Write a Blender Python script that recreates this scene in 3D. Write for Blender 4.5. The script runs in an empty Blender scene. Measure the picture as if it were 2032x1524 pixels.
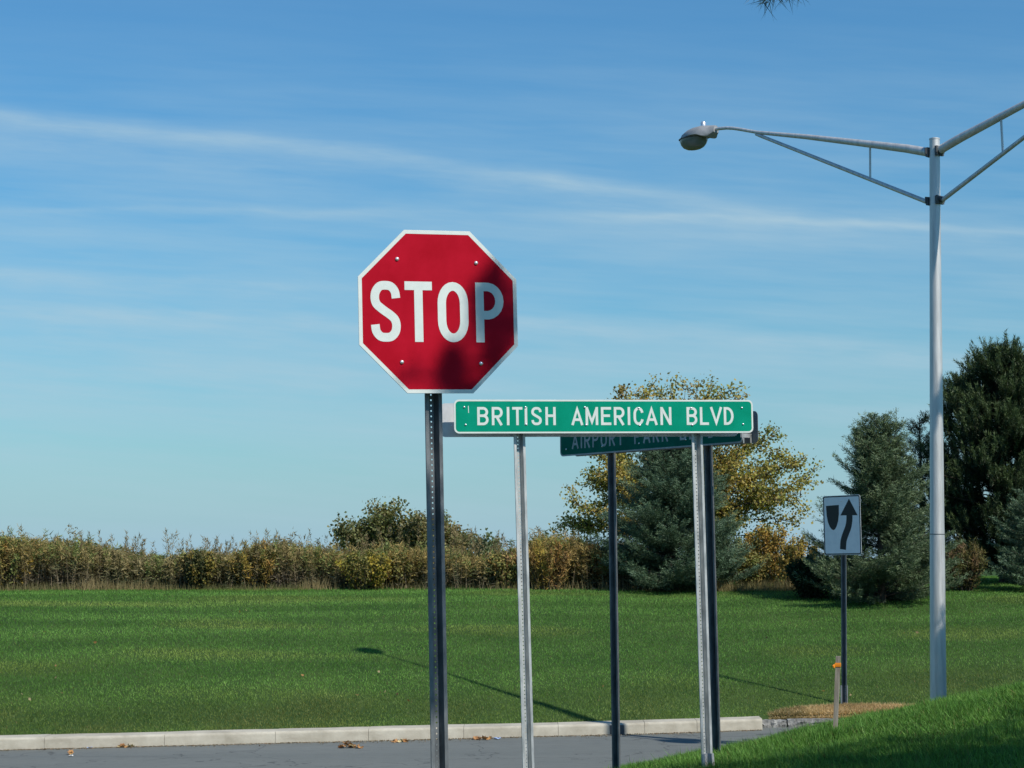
import bpy, math, random
import numpy as np
from mathutils import Vector, Matrix

# ------------------------------------------------------------------ camera, sky, sun, exposure
scene = bpy.context.scene
col = scene.collection
FPX = 3800.0                       # focal length in photo pixels (2032 wide)
PITCH, ROLL, EYE = math.radians(5.23), math.radians(0.5), 2.1
cam_data = bpy.data.cameras.new('camera')
cam_data.sensor_width = 36.0
cam_data.lens = FPX / 2032.0 * 36.0
cam_data.clip_start, cam_data.clip_end = 0.05, 6000.0
cam = bpy.data.objects.new('camera', cam_data)
col.objects.link(cam)
cam.matrix_world = (Matrix.Translation((0, 0, EYE)) @ Matrix.Rotation(math.pi / 2 + PITCH, 4, 'X')
                    @ Matrix.Rotation(-ROLL, 4, 'Z'))
scene.camera = cam

SUN = Vector((0.491, -0.491, 0.719)).normalized()      # towards the sun: right, behind, 46 degrees up
sun_data = bpy.data.lights.new('sun', 'SUN')
sun_data.energy = 5.0
sun_data.angle = math.radians(0.53)
sun_data.color = (1.0, 0.94, 0.84)
sun = bpy.data.objects.new('sun', sun_data)
sun.rotation_euler = SUN.to_track_quat('Z', 'Y').to_euler()
sun.location = (10, -10, 20)
col.objects.link(sun)

world = bpy.data.worlds.new('World')
scene.world = world
world.use_nodes = True
scene.view_settings.view_transform = 'Standard'
scene.view_settings.look = 'None'
scene.view_settings.exposure = 0.0
scene.view_settings.gamma = 1.0
scene.view_settings.use_curve_mapping = False
scene.cycles.max_bounces = 6
scene.cycles.transparent_max_bounces = 8
scene.cycles.use_denoising = True


class N:
    """tiny helper for building node trees"""
    def __init__(self, tree):
        self.t = tree
    def new(self, kind, **kw):
        n = self.t.nodes.new(kind)
        for k, v in kw.items():
            setattr(n, k, v)
        return n
    def set(self, sock, v):
        if isinstance(v, bpy.types.NodeSocket):
            self.t.links.new(v, sock)
        else:
            sock.default_value = v
    def math(self, op, a, b=0.0, c=0.0, clamp=False):
        n = self.new('ShaderNodeMath', operation=op, use_clamp=clamp)
        for i, v in enumerate((a, b, c)):
            self.set(n.inputs[i], v)
        return n.outputs[0]
    def mix(self, f, a, b, blend='MIX'):
        n = self.new('ShaderNodeMix', data_type='RGBA', blend_type=blend)
        self.set(n.inputs[0], f)
        self.set(n.inputs[6], a if isinstance(a, bpy.types.NodeSocket) else (*a[:3], 1))
        self.set(n.inputs[7], b if isinstance(b, bpy.types.NodeSocket) else (*b[:3], 1))
        return n.outputs[2]
    def noise(self, vec, scale, detail=3.0, rough=0.55, dist=0.0):
        n = self.new('ShaderNodeTexNoise')
        if vec is not None:
            self.t.links.new(vec, n.inputs['Vector'])
        n.inputs['Scale'].default_value = scale
        n.inputs['Detail'].default_value = detail
        n.inputs['Roughness'].default_value = rough
        n.inputs['Distortion'].default_value = dist
        return n.outputs[0]
    def ramp(self, f, stops):
        n = self.new('ShaderNodeValToRGB')
        e = n.color_ramp.elements
        while len(e) < len(stops):
            e.new(0.5)
        for i, (p, c) in enumerate(stops):
            e[i].position = p
            e[i].color = (*c[:3], 1) if hasattr(c, '__len__') else (c, c, c, 1)
        self.set(n.inputs[0], f)
        return n.outputs[0]
    def combine(self, x, y, z):
        n = self.new('ShaderNodeCombineXYZ')
        for i, v in enumerate((x, y, z)):
            self.set(n.inputs[i], v)
        return n.outputs[0]


SKY_STRENGTH = 0.110
def build_sky():
    t = world.node_tree
    t.nodes.clear()
    k = N(t)
    out = k.new('ShaderNodeOutputWorld')
    bg = k.new('ShaderNodeBackground')
    sky = k.new('ShaderNodeTexSky', sky_type='NISHITA')
    sky.sun_disc = False
    sky.sun_elevation = math.asin(SUN.z)
    sky.sun_rotation = math.atan2(SUN.x, SUN.y)
    sky.altitude = 300
    sky.air_density = 1.5
    sky.dust_density = 0.3
    sky.ozone_density = 8.0
    base = k.mix(1.0, sky.outputs[0], (0.50, 0.855, 1.0), 'MULTIPLY')
    tc = k.new('ShaderNodeTexCoord')
    sep = k.new('ShaderNodeSeparateXYZ')
    t.links.new(tc.outputs['Generated'], sep.inputs[0])
    x, y, z = sep.outputs
    ya = k.math('MAXIMUM', k.math('ABSOLUTE', y), 0.08)
    u = k.math('DIVIDE', x, ya)            # across the sky
    w = k.math('DIVIDE', z, ya)            # up the sky
    uw = k.combine(u, w, 0.0)
    wob = k.math('MULTIPLY', k.math('SUBTRACT', k.noise(k.combine(k.math('MULTIPLY', u, 14.0), k.math('MULTIPLY', w, 10.0), 1.7), 1.0, 3), 0.5), 0.010)
    ww = k.math('ADD', w, wob)
    total = None
    # contrails: (slope polynomial in u), upper width, lower width, strength, u-from, u-to
    trails = [
        (0.2035, -0.158, -0.16, 0.0050, 0.017, 0.46, -9, 0.11),
        (0.2030, -0.155, -0.16, 0.0030, 0.005, 0.22, -9, 0.09),
        (0.1810, -0.030, -0.05, 0.0022, 0.0045, 0.34, -9, 9),
        (0.1830, -0.050, 0.0, 0.0090, 0.0120, 0.34, 0.05, 9),
        (0.1240, -0.075, -0.10, 0.0050, 0.0090, 0.48, -0.04, 9),
        (0.1350, -0.085, -0.10, 0.0045, 0.0100, 0.42, -9, -0.05),
        (0.1130, -0.110, -0.12, 0.0060, 0.0220, 0.42, -9, 0.02),
        (0.0860, -0.050, 0.0, 0.0100, 0.0180, 0.30, -9, 9),
    ]
    for i, (c0, c1, c2, wu, wl, amp, ua, ub) in enumerate(trails):
        cl = k.math('ADD', k.math('MULTIPLY', u, k.math('ADD', k.math('MULTIPLY', u, c2), c1)), c0)
        d = k.math('SUBTRACT', ww, cl)
        up = k.math('POWER', 2.718, k.math('MULTIPLY', k.math('POWER', k.math('DIVIDE', k.math('MAXIMUM', d, 0.0), wu), 2.0), -1.0))
        lo = k.math('POWER', 2.718, k.math('DIVIDE', k.math('MINIMUM', d, 0.0), wl))
        prof = k.math('MULTIPLY', up, lo)
        fade = k.math('MULTIPLY', k.math('MULTIPLY_ADD', k.math('SUBTRACT', u, ua), 12.0, 0.5, clamp=True),
                      k.math('MULTIPLY_ADD', k.math('SUBTRACT', ub, u), 5.0, 0.5, clamp=True))
        mod = k.math('MULTIPLY_ADD', k.noise(k.combine(k.math('MULTIPLY', u, 9.0), k.math('MULTIPLY', w, 40.0), 3.1 * i), 1.0, 4, 0.6), 1.5, -0.15, clamp=True)
        fib = k.math('MULTIPLY_ADD', k.noise(k.combine(k.math('MULTIPLY', u, 26.0), k.math('MULTIPLY', k.math('MULTIPLY_ADD', u, .12, w), 210.0), 5.3 * i), 1.0, 4, 0.65), 1.5, .25)
        v = k.math('MULTIPLY', k.math('MULTIPLY', k.math('MULTIPLY', prof, fade), fib), k.math('MULTIPLY', mod, amp))
        total = v if total is None else k.math('ADD', total, v)
    streak = k.noise(k.combine(k.math('MULTIPLY', u, 5.0), k.math('MULTIPLY', k.math('MULTIPLY_ADD', u, 0.07, w), 55.0), 8.0), 1.0, 4, 0.6)
    lowband = k.ramp(k.math('MULTIPLY', w, 3.0), [(0.0, 0.6), (0.30, 1.0), (0.60, 0.75), (0.85, 0.12)])
    total = k.math('ADD', total, k.math('MULTIPLY', k.math('MULTIPLY_ADD', streak, 1.15, -0.38, clamp=True), lowband))
    total = k.math('MULTIPLY', total, k.math('MULTIPLY_ADD', z, 40.0, 0.2, clamp=True), clamp=True)
    # thin veil of high cloud that thickens towards the horizon
    veil = k.math('MULTIPLY', k.math('POWER', 2.718, k.math('MULTIPLY', k.math('ABSOLUTE', z), -20.0)), 0.85)
    base = k.mix(veil, base, (3.10, 4.80, 6.50))
    colr = k.mix(total, base, (3.9, 5.45, 6.4))
    t.links.new(colr, bg.inputs['Color'])
    bg.inputs['Strength'].default_value = SKY_STRENGTH
    t.links.new(bg.outputs[0], out.inputs['Surface'])
build_sky()

# ------------------------------------------------------------------ helpers
rng = np.random.default_rng(7)
random.seed(7)
CAMR = np.array(cam.matrix_world.to_3x3())

def at(x, y, d):
    """the point seen at photo pixel (x, y) that lies d metres in front of the viewer"""
    r = CAMR @ np.array([(x - 1016) / FPX, (762 - y) / FPX, -1.0])
    return r * (d / r[1]) + np.array([0, 0, EYE])

def link(o, parent=None):
    col.objects.link(o)
    if parent is not None:
        o.parent = parent
    return o

def tag(o, label=None, cat=None, group=None, kind=None):
    for k, v in (('label', label), ('category', cat), ('group', group), ('kind', kind)):
        if v:
            o[k] = v
    return o

def empty(name, loc=(0, 0, 0), rot=None, parent=None):
    o = bpy.data.objects.new(name, None)
    o.empty_display_size = 0.2
    o.location = loc
    if rot is not None:
        o.rotation_euler = rot
    return link(o, parent)

def np_obj(name, verts, tris, mat, parent=None, colors=None, smooth=False):
    """a triangle mesh from numpy arrays, with optional colours per vertex"""
    me = bpy.data.meshes.new(name)
    nv, nt = len(verts), len(tris)
    me.vertices.add(nv)
    me.vertices.foreach_set('co', np.ascontiguousarray(verts, np.float32).ravel())
    me.loops.add(nt * 3)
    me.loops.foreach_set('vertex_index', np.ascontiguousarray(tris, np.int32).ravel())
    me.polygons.add(nt)
    me.polygons.foreach_set('loop_start', np.arange(0, nt * 3, 3, dtype=np.int32))
    if smooth:
        me.polygons.foreach_set('use_smooth', np.ones(nt, bool))
    if colors is not None:
        a = me.color_attributes.new('Col', 'FLOAT_COLOR', 'POINT')
        c = np.ones((nv, 4), np.float32)
        c[:, :3] = colors
        a.data.foreach_set('color', c.ravel())
    me.update(calc_edges=True)
    me.materials.append(mat)
    return link(bpy.data.objects.new(name, me), parent)

class MB:
    """collects shapes into one mesh object"""
    def __init__(self):
        self.v, self.f = [], []
    def add(self, vs, fs):
        o = len(self.v)
        self.v += [tuple(float(c) for c in p) for p in vs]
        self.f += [tuple(i + o for i in q) for q in fs]
        return self
    def box(self, c, s, rot=None):
        c = Vector(c)
        vs = []
        for x in (-.5, .5):
            for y in (-.5, .5):
                for z in (-.5, .5):
                    p = Vector((x * s[0], y * s[1], z * s[2]))
                    if rot is not None:
                        p = rot @ p
                    vs.append(c + p)
        return self.add(vs, [(0, 1, 3, 2), (4, 6, 7, 5), (0, 4, 5, 1), (2, 3, 7, 6), (0, 2, 6, 4), (1, 5, 7, 3)])
    def tube(self, pts, radii, n=12, caps=True):
        pts = [Vector(p) for p in pts]
        if not hasattr(radii, '__len__'):
            radii = [radii] * len(pts)
        vs, fs = [], []
        ref = None
        for i, p in enumerate(pts):
            d = (pts[min(i + 1, len(pts) - 1)] - pts[max(i - 1, 0)]).normalized()
            if ref is None:
                ref = d.orthogonal().normalized()
            a = (ref - d * ref.dot(d)).normalized()
            ref = a
            b = d.cross(a)
            for j in range(n):
                t = 2 * math.pi * j / n
                vs.append(p + (a * math.cos(t) + b * math.sin(t)) * radii[i])
        for i in range(len(pts) - 1):
            for j in range(n):
                fs.append((i * n + j, i * n + (j + 1) % n, (i + 1) * n + (j + 1) % n, (i + 1) * n + j))
        if caps:
            fs.append(tuple(range(n - 1, -1, -1)))
            fs.append(tuple(range((len(pts) - 1) * n, len(pts) * n)))
        return self.add(vs, fs)
    def lathe(self, prof, n=16, centre=(0, 0, 0)):
        vs, fs = [], []
        for r, z in prof:
            for j in range(n):
                t = 2 * math.pi * j / n
                vs.append((centre[0] + r * math.cos(t), centre[1] + r * math.sin(t), centre[2] + z))
        m = len(prof)
        for i in range(m - 1):
            for j in range(n):
                fs.append((i * n + j, i * n + (j + 1) % n, (i + 1) * n + (j + 1) % n, (i + 1) * n + j))
        fs.append(tuple(range(n - 1, -1, -1)))
        fs.append(tuple(range((m - 1) * n, m * n)))
        return self.add(vs, fs)
    def plate(self, poly, y0, y1):
        """outline in x, z extruded from y0 (front, towards -y) to y1"""
        n = len(poly)
        vs = [(x, y0, z) for x, z in poly] + [(x, y1, z) for x, z in poly]
        fs = [tuple(range(n)), tuple(range(2 * n - 1, n - 1, -1))]
        fs += [(i, i + n, (i + 1) % n + n, (i + 1) % n) for i in range(n)]
        return self.add(vs, fs)
    def ring(self, outer, inner, y0, y1):
        n = len(outer)
        vs = [(x, y0, z) for x, z in outer] + [(x, y0, z) for x, z in inner] + \
             [(x, y1, z) for x, z in outer] + [(x, y1, z) for x, z in inner]
        fs = []
        for i in range(n):
            j = (i + 1) % n
            fs += [(i, j, n + j, n + i), (2 * n + i, 3 * n + i, 3 * n + j, 2 * n + j),
                   (i, 2 * n + i, 2 * n + j, j), (n + i, n + j, 3 * n + j, 3 * n + i)]
        return self.add(vs, fs)
    def mesh(self, name, mat, smooth=False, bevel=0.0):
        me = bpy.data.meshes.new(name)
        me.from_pydata(self.v, [], self.f)
        me.validate()
        me.update()
        import bmesh
        bm = bmesh.new()
        bm.from_mesh(me)
        bmesh.ops.recalc_face_normals(bm, faces=bm.faces)
        bm.to_mesh(me)
        bm.free()
        me.materials.append(mat)
        if smooth:
            me.polygons.foreach_set('use_smooth', [True] * len(me.polygons))
            try:
                me.set_sharp_from_angle(angle=math.radians(40))
            except Exception:
                pass
        return me
    def build(self, name, mat, parent=None, smooth=False, bevel=0.0):
        o = bpy.data.objects.new(name, self.mesh(name, mat, smooth))
        link(o, parent)
        if bevel:
            m = o.modifiers.new('bevel', 'BEVEL')
            m.width = bevel
            m.segments = 2
            m.limit_method = 'ANGLE'
        return o

# ------------------------------------------------------------------ materials
def material(name, color=(.5, .5, .5), rough=.6, metal=0.0, spec=0.5, fn=None):
    m = bpy.data.materials.new(name)
    m.use_nodes = True
    k = N(m.node_tree)
    b = m.node_tree.nodes['Principled BSDF']
    b.inputs['Base Color'].default_value = (*color, 1)
    b.inputs['Roughness'].default_value = rough
    b.inputs['Metallic'].default_value = metal
    b.inputs['Specular IOR Level'].default_value = spec
    if fn:
        fn(k, b, m.node_tree)
    return m

def coord(k, kind='Object', scale=(1, 1, 1)):
    tc = k.new('ShaderNodeTexCoord')
    mp = k.new('ShaderNodeMapping')
    mp.inputs['Scale'].default_value = scale
    k.t.links.new(tc.outputs[kind], mp.inputs['Vector'])
    return mp.outputs[0]

def bump(k, b, h, strength=0.3, dist=0.01):
    n = k.new('ShaderNodeBump')
    n.inputs['Strength'].default_value = strength
    n.inputs['Distance'].default_value = dist
    k.t.links.new(h, n.inputs['Height'])
    k.t.links.new(n.outputs[0], b.inputs['Normal'])

def mottled(c1, c2, scale, detail=5, scl=(1, 1, 1), bmp=0.0, dist=0.01, lo=.35, hi=.65, rlo=None, rhi=None):
    def fn(k, b, t):
        v = coord(k, 'Object', scl)
        n = k.noise(v, scale, detail, .6)
        c = k.ramp(n, [(lo, c1), (hi, c2)])
        t.links.new(c, b.inputs['Base Color'])
        if rlo is not None:
            r = k.math('MULTIPLY_ADD', n, rhi - rlo, rlo)
            t.links.new(r, b.inputs['Roughness'])
        if bmp:
            bump(k, b, k.noise(v, scale * 4, 4, .6), bmp, dist)
    return fn

M = {}
M['steel'] = material('galvanized_steel', rough=.5, metal=.75, fn=mottled((.38, .40, .40), (.58, .595, .59), 22, 5, (1, 1, .35), .1, .001, rlo=.48, rhi=.66))
M['steel_shaded'] = material('shaded_galvanized_steel', rough=.6, metal=.55, fn=mottled((.105, .115, .125), (.20, .215, .225), 22, 5, (1, 1, .35), .1, .001, rlo=.5, rhi=.68))  # darker steel copy, shade on the stop post mixed into its colour
M['steel_deep_shade'] = material('deep_shaded_steel', rough=.6, metal=.5, fn=mottled((.085, .095, .105), (.17, .18, .19), 22, 5, (1, 1, .35), .1, .001))  # near-black of the unlit Airport posts painted into the steel colour
M['steel_old'] = material('weathered_steel', rough=.6, metal=.3, fn=mottled((.26, .27, .28), (.42, .44, .45), 18, 5, (1, 1, .3), .15, .001))
M['pole'] = material('spun_aluminium', rough=.5, metal=.55, fn=mottled((.50, .50, .49), (.66, .66, .645), 9, 5, (3, 3, .25), .04, .001, rlo=.42, rhi=.58))
M['alu'] = material('aluminium_sheet', rough=.55, metal=.25, fn=mottled((.50, .51, .52), (.66, .67, .67), 6, 5))
M['alu_shaded'] = material('shaded_aluminium_sheet', rough=.65, metal=.2, fn=mottled((.15, .155, .165), (.24, .245, .25), 6, 5))  # bare sheet darkened in colour for the enclosed, shaded rear plate
M['clamp'] = material('dark_clamp_iron', (.10, .105, .11), .6, .6)
M['red'] = material('red_sheeting', rough=.55, spec=.05, fn=mottled((.36, .003, .014), (.44, .006, .022), 5, 7))
M['green'] = material('green_sheeting', rough=.55, spec=.05, fn=mottled((.000, .235, .142), (.002, .285, .180), 5, 7))
M['white'] = material('white_sheeting', rough=.5, spec=.15, fn=mottled((.60, .66, .63), (.67, .72, .69), 14, 4))
M['green_shaded'] = material('shaded_green_sheeting', rough=.55, spec=.05, fn=mottled((.000, .105, .070), (.002, .135, .09), 7, 4))  # same sheeting as green, colour darkened for the face turned from the sun
M['white_shaded'] = material('shaded_white_sheeting', rough=.55, spec=.05, fn=mottled((.30, .34, .34), (.42, .46, .46), 14, 4))  # white print and border with the Airport sign's shade in the tone
M['white_new'] = material('clean_white_sheeting', rough=.5, spec=.1, fn=mottled((.78, .79, .80), (.85, .86, .86), 10, 4))
M['black'] = material('black_print', (.012, .012, .014), .5)
M['bolt'] = material('bright_bolt', (.75, .76, .77), .28, .7)
M['housing'] = material('lamp_housing', rough=.55, metal=.2, fn=mottled((.26, .27, .28), (.34, .35, .36), 12, 4))
M['refractor'] = material('lamp_refractor', (.16, .18, .16), .22, 0.0, .6)
M['concrete'] = material('kerb_concrete', rough=.85, spec=.2)
M['wood'] = material('weathered_wood', rough=.85, fn=mottled((.19, .16, .125), (.36, .32, .26), 10, 6, (6, 6, .6), .3, .004))
M['tape'] = material('orange_tape', (.80, .25, .01), .5)
M['dryleaf'] = material('dry_leaf', rough=.75, fn=mottled((.22, .095, .03), (.48, .27, .10), 14, 4))
M['paleleaf'] = material('pale_leaf', rough=.75, fn=mottled((.42, .33, .16), (.60, .50, .27), 14, 4))
M['litter'] = material('blue_wrapper', (.30, .40, .62), .4)
M['litter_white'] = material('white_scrap', (.75, .75, .73), .6)

def _concrete(k, b, t):
    v = coord(k, 'Object')
    n1 = k.noise(v, 3.2, 6, .65)
    n2 = k.noise(v, 40, 4, .6)
    c = k.ramp(n1, [(.3, (.29, .265, .205)), (.5, (.42, .39, .315)), (.7, (.52, .49, .405))])
    c = k.mix(k.math('MULTIPLY_ADD', n2, .5, -.05, clamp=True), c, (.36, .345, .30))
    st = k.noise(coord(k, 'Object', (1.2, 3, 4)), 2.0, 6, .75)
    c = k.mix(k.math('MULTIPLY_ADD', st, 3.0, -1.45, clamp=True), c, (.30, .27, .215))
    t.links.new(c, b.inputs['Base Color'])
    bump(k, b, k.noise(v, 60, 5, .7), .5, .006)
_concrete(N(M['concrete'].node_tree), M['concrete'].node_tree.nodes['Principled BSDF'], M['concrete'].node_tree)

M['stone'] = material('split_stone', rough=.9, spec=.2, fn=mottled((.11, .11, .105), (.33, .33, .315), 9, 6, (1, 1, .6), .9, .03, .34, .68))

def _asphalt(k, b, t):
    v = coord(k, 'Object')
    n1 = k.noise(v, 90, 3, .7)
    n2 = k.noise(coord(k, 'Object', (.25, 1.6, 1)), .9, 4, .6)
    c = k.ramp(n1, [(.25, (.094, .104, .098)), (.6, (.140, .152, .143)), (.85, (.21, .22, .21))])
    c = k.mix(k.math('MULTIPLY_ADD', n2, 1.6, -.55, clamp=True), c, (.168, .178, .165))
    n3 = k.noise(coord(k, 'Object', (1, 2.2, 1)), 5.0, 6, .75)
    c = k.mix(k.math('MULTIPLY_ADD', n3, 2.4, -1.15, clamp=True), c, (.085, .092, .088))
    vo = k.new('ShaderNodeTexVoronoi', feature='DISTANCE_TO_EDGE')
    wv = k.new('ShaderNodeVectorMath', operation='ADD')
    t.links.new(v, wv.inputs[0])
    nz = k.new('ShaderNodeTexNoise')
    nz.inputs['Scale'].default_value = 2.5
    t.links.new(v, nz.inputs['Vector'])
    t.links.new(nz.outputs['Color'], wv.inputs[1])
    t.links.new(wv.outputs[0], vo.inputs['Vector'])
    vo.inputs['Scale'].default_value = .45
    crack = k.math('LESS_THAN', vo.outputs[0], .006)
    c = k.mix(k.math('MULTIPLY', crack, .6), c, (.05, .052, .05))
    t.links.new(c, b.inputs['Base Color'])
    b.inputs['Roughness'].default_value = .85
    b.inputs['Specular IOR Level'].default_value = .25
    bump(k, b, n1, .4, .006)
M['asphalt'] = material('asphalt', fn=_asphalt)

def _soil(k, b, t):
    v = coord(k, 'Object')
    n1 = k.noise(v, 1.1, 5, .6)
    n2 = k.noise(v, 22, 4, .7)
    c = k.ramp(n1, [(.35, (.022, .060, .014)), (.65, (.045, .088, .022))])
    c = k.mix(k.math('MULTIPLY_ADD', n2, 1.2, -.4, clamp=True), c, (.060, .062, .024))
    t.links.new(c, b.inputs['Base Color'])
    b.inputs['Roughness'].default_value = .9
    b.inputs['Specular IOR Level'].default_value = .1
    bump(k, b, n2, .6, .03)
M['turf'] = material('turf', fn=_soil)

def _thatch(k, b, t):
    n2 = k.noise(coord(k, 'Object'), 26, 5, .7)
    c = k.ramp(n2, [(.3, (.10, .065, .030)), (.55, (.26, .18, .085)), (.8, (.38, .28, .15))])
    t.links.new(c, b.inputs['Base Color'])
    b.inputs['Roughness'].default_value = .95
    bump(k, b, n2, .7, .03)
M['thatch'] = material('dry_thatch', fn=_thatch)

def foliage_mat(name, transl=.3, rough=.55, spec=.3):
    m = bpy.data.materials.new(name)
    m.use_nodes = True
    t = m.node_tree
    t.nodes.clear()
    k = N(t)
    out = k.new('ShaderNodeOutputMaterial')
    a = k.new('ShaderNodeAttribute', attribute_name='Col')
    p = k.new('ShaderNodeBsdfPrincipled')
    p.inputs['Roughness'].default_value = rough
    p.inputs['Specular IOR Level'].default_value = spec
    t.links.new(a.outputs['Color'], p.inputs['Base Color'])
    tr = k.new('ShaderNodeBsdfTranslucent')
    t.links.new(k.mix(1.0, a.outputs['Color'], (1.25, 1.2, .7), 'MULTIPLY'), tr.inputs['Color'])
    mx = k.new('ShaderNodeMixShader')
    mx.inputs[0].default_value = transl
    t.links.new(p.outputs[0], mx.inputs[1])
    t.links.new(tr.outputs[0], mx.inputs[2])
    t.links.new(mx.outputs[0], out.inputs['Surface'])
    return m
M['leaf'] = foliage_mat('leaves', .35)
M['needle'] = foliage_mat('needles', .12, .5, .25)
M['grass'] = foliage_mat('grass_blades', .3, .55, .25)
M['weed'] = foliage_mat('weeds', .25, .7, .15)
M['bark'] = material('bark', rough=.95, spec=.1, fn=mottled((.045, .036, .028), (.12, .10, .082), 14, 6, (3, 3, .6), .7, .02))

# ------------------------------------------------------------------ the lie of the land
def kerb_y(x):
    x = np.asarray(x, float)
    return 22.97 + .18 * x + .03 * np.clip(x - 1.0, 0, 4) ** 2

def lawn_y(x):
    """where the lawn begins behind its kerb"""
    x = np.asarray(x, float)
    return np.where(x > 3.04, 24.20, kerb_y(x) + .32)

def sstep(a, b, x):
    t = np.clip((x - a) / (b - a), 0, 1)
    return t * t * (3 - 2 * t)

def vnoise(x, y, s, seed=0):
    """smooth value noise for heights and colours"""
    x, y = np.asarray(x, float) / s, np.asarray(y, float) / s
    def h(i, j):
        v = np.sin(i * 127.1 + j * 311.7 + seed * 74.7) * 43758.5453
        return v - np.floor(v)
    i, j = np.floor(x), np.floor(y)
    fx, fy = x - i, y - j
    fx, fy = fx * fx * (3 - 2 * fx), fy * fy * (3 - 2 * fy)
    return (h(i, j) * (1 - fx) + h(i + 1, j) * fx) * (1 - fy) + (h(i, j + 1) * (1 - fx) + h(i + 1, j + 1) * fx) * fy

def land(x, y):
    """height of the ground; the main road lies at 0"""
    x, y = np.asarray(x, float), np.asarray(y, float)
    v = y - lawn_y(x)
    ease = sstep(1.2, 3.3, x)
    vb = np.clip(y - (kerb_y(np.minimum(x, 3.2)) + .32) * (1 - ease) - 24.2 * ease, 0, 14.3)
    berm = .125 + .215 * vb - .0075 * vb ** 2 - .02 * np.clip(v - 16, 0, 120)
    berm = berm + .03 * (vnoise(x, y, 2.3) - .5) * sstep(0.5, 2, v)
    zc = np.clip(.655 + .205 * (x - 1.29), .15, 2.6)
    d = y - 13.5
    soft = np.sqrt(d * d + .5) - .7
    hv = zc - np.where(d > 0, .13, .085) * soft - .25 * np.clip(y - 20.6, 0, 9) + .03 * (vnoise(x, y, .9, 3) - .5)
    hv = np.maximum(hv, np.where(d < 0, .12, -.03))
    side = .02 * np.clip(17 - y, 0, 60) - .03
    hv = side + (hv - side) * sstep(-2.3, -1.1, x)
    near = np.maximum(hv, -.03)
    near = np.where((x < -1.0) & (y > 16.6), -.03, near)
    return np.where(v > -.02, np.where(v < 0, -.03, berm), np.where(y > kerb_y(x) - .02, -.03, near))

def grid_axis(lo, hi, step, far, n):
    core = np.arange(lo, hi + 1e-6, step)
    t = np.linspace(0, 1, n + 1)[1:] ** 2.2
    return np.concatenate([(lo - (far + lo) * t)[::-1] if lo < 0 else (lo - (far + lo) * t)[::-1], core, hi + (far - hi) * t])

def terrain():
    xs = grid_axis(-14, 16, .2, 900, 22)
    ys = np.concatenate([-600 * (np.linspace(1, 0, 14)[:-1] ** 2.2) - 6, np.arange(-6, 58, .16), 58 + 2400 * np.linspace(0, 1, 26)[1:] ** 2.4])
    X, Y = np.meshgrid(xs, ys)
    Z = land(X, Y)
    # the lawn ends under the back of the kerb, so that the slope starts behind it
    verts = np.stack([X, Y, Z], -1).reshape(-1, 3)
    nx, ny = len(xs), len(ys)
    i = np.arange(nx - 1)[None, :] + nx * np.arange(ny - 1)[:, None]
    i = i.ravel()
    tris = np.concatenate([np.stack([i, i + 1, i + nx + 1], -1), np.stack([i, i + nx + 1, i + nx], -1)])
    o = np_obj('ground', verts, tris, M['turf'], smooth=True)
    return tag(o, kind='structure')
terrain()

def road():
    xs = np.arange(-70, 12.01, .5)
    near = np.full_like(xs, 14.6)
    far = kerb_y(np.clip(xs, -70, 3.2)) + .04
    far = np.where(xs > 2.9, 24.06, far)
    vs, fs = [], []
    for i, x in enumerate(xs):
        # the near edge follows the foot of the verge
        yn = near[i]
        if x > -1.5:
            yy = np.arange(14.0, 23.9, .05)
            h = land(np.full_like(yy, x), yy)
            under = np.where(h < .0)[0]
            yn = yy[under[0]] - .1 if len(under) else 23.9
        for t in (0, .25, .5, .75, 1):
            vs.append((x, yn + (far[i] - yn) * t, 0.0))
    for i in range(len(xs) - 1):
        for j in range(4):
            a = i * 5 + j
            fs.append((a, a + 5, a + 6, a + 1))
    o = MB().add(vs, fs).build('road', M['asphalt'])
    tag(o, kind='structure')
    vs, fs = [], []
    ys = np.arange(-40, 15.01, 1.0)
    for y in ys:
        for x in (-10.5, -6, -1.9):
            vs.append((x, y, float(land(min(x, -3.0), y)) + .008))
    for i in range(len(ys) - 1):
        for j in range(2):
            a = i * 3 + j
            fs.append((a, a + 1, a + 4, a + 3))
    o = MB().add(vs, fs).build('side_road', M['asphalt'])
    tag(o, kind='structure')
road()

def kerb_profile(h, w, r=.035):
    p = [(0, -.12), (0.012, h - r)]
    for i in range(1, 5):
        a = math.pi / 2 * i / 5
        p.append((.012 + r - r * math.cos(a), h - r + r * math.sin(a)))
    p += [(.012 + r, h), (w, h + .004), (w, -.12)]
    return p

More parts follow.
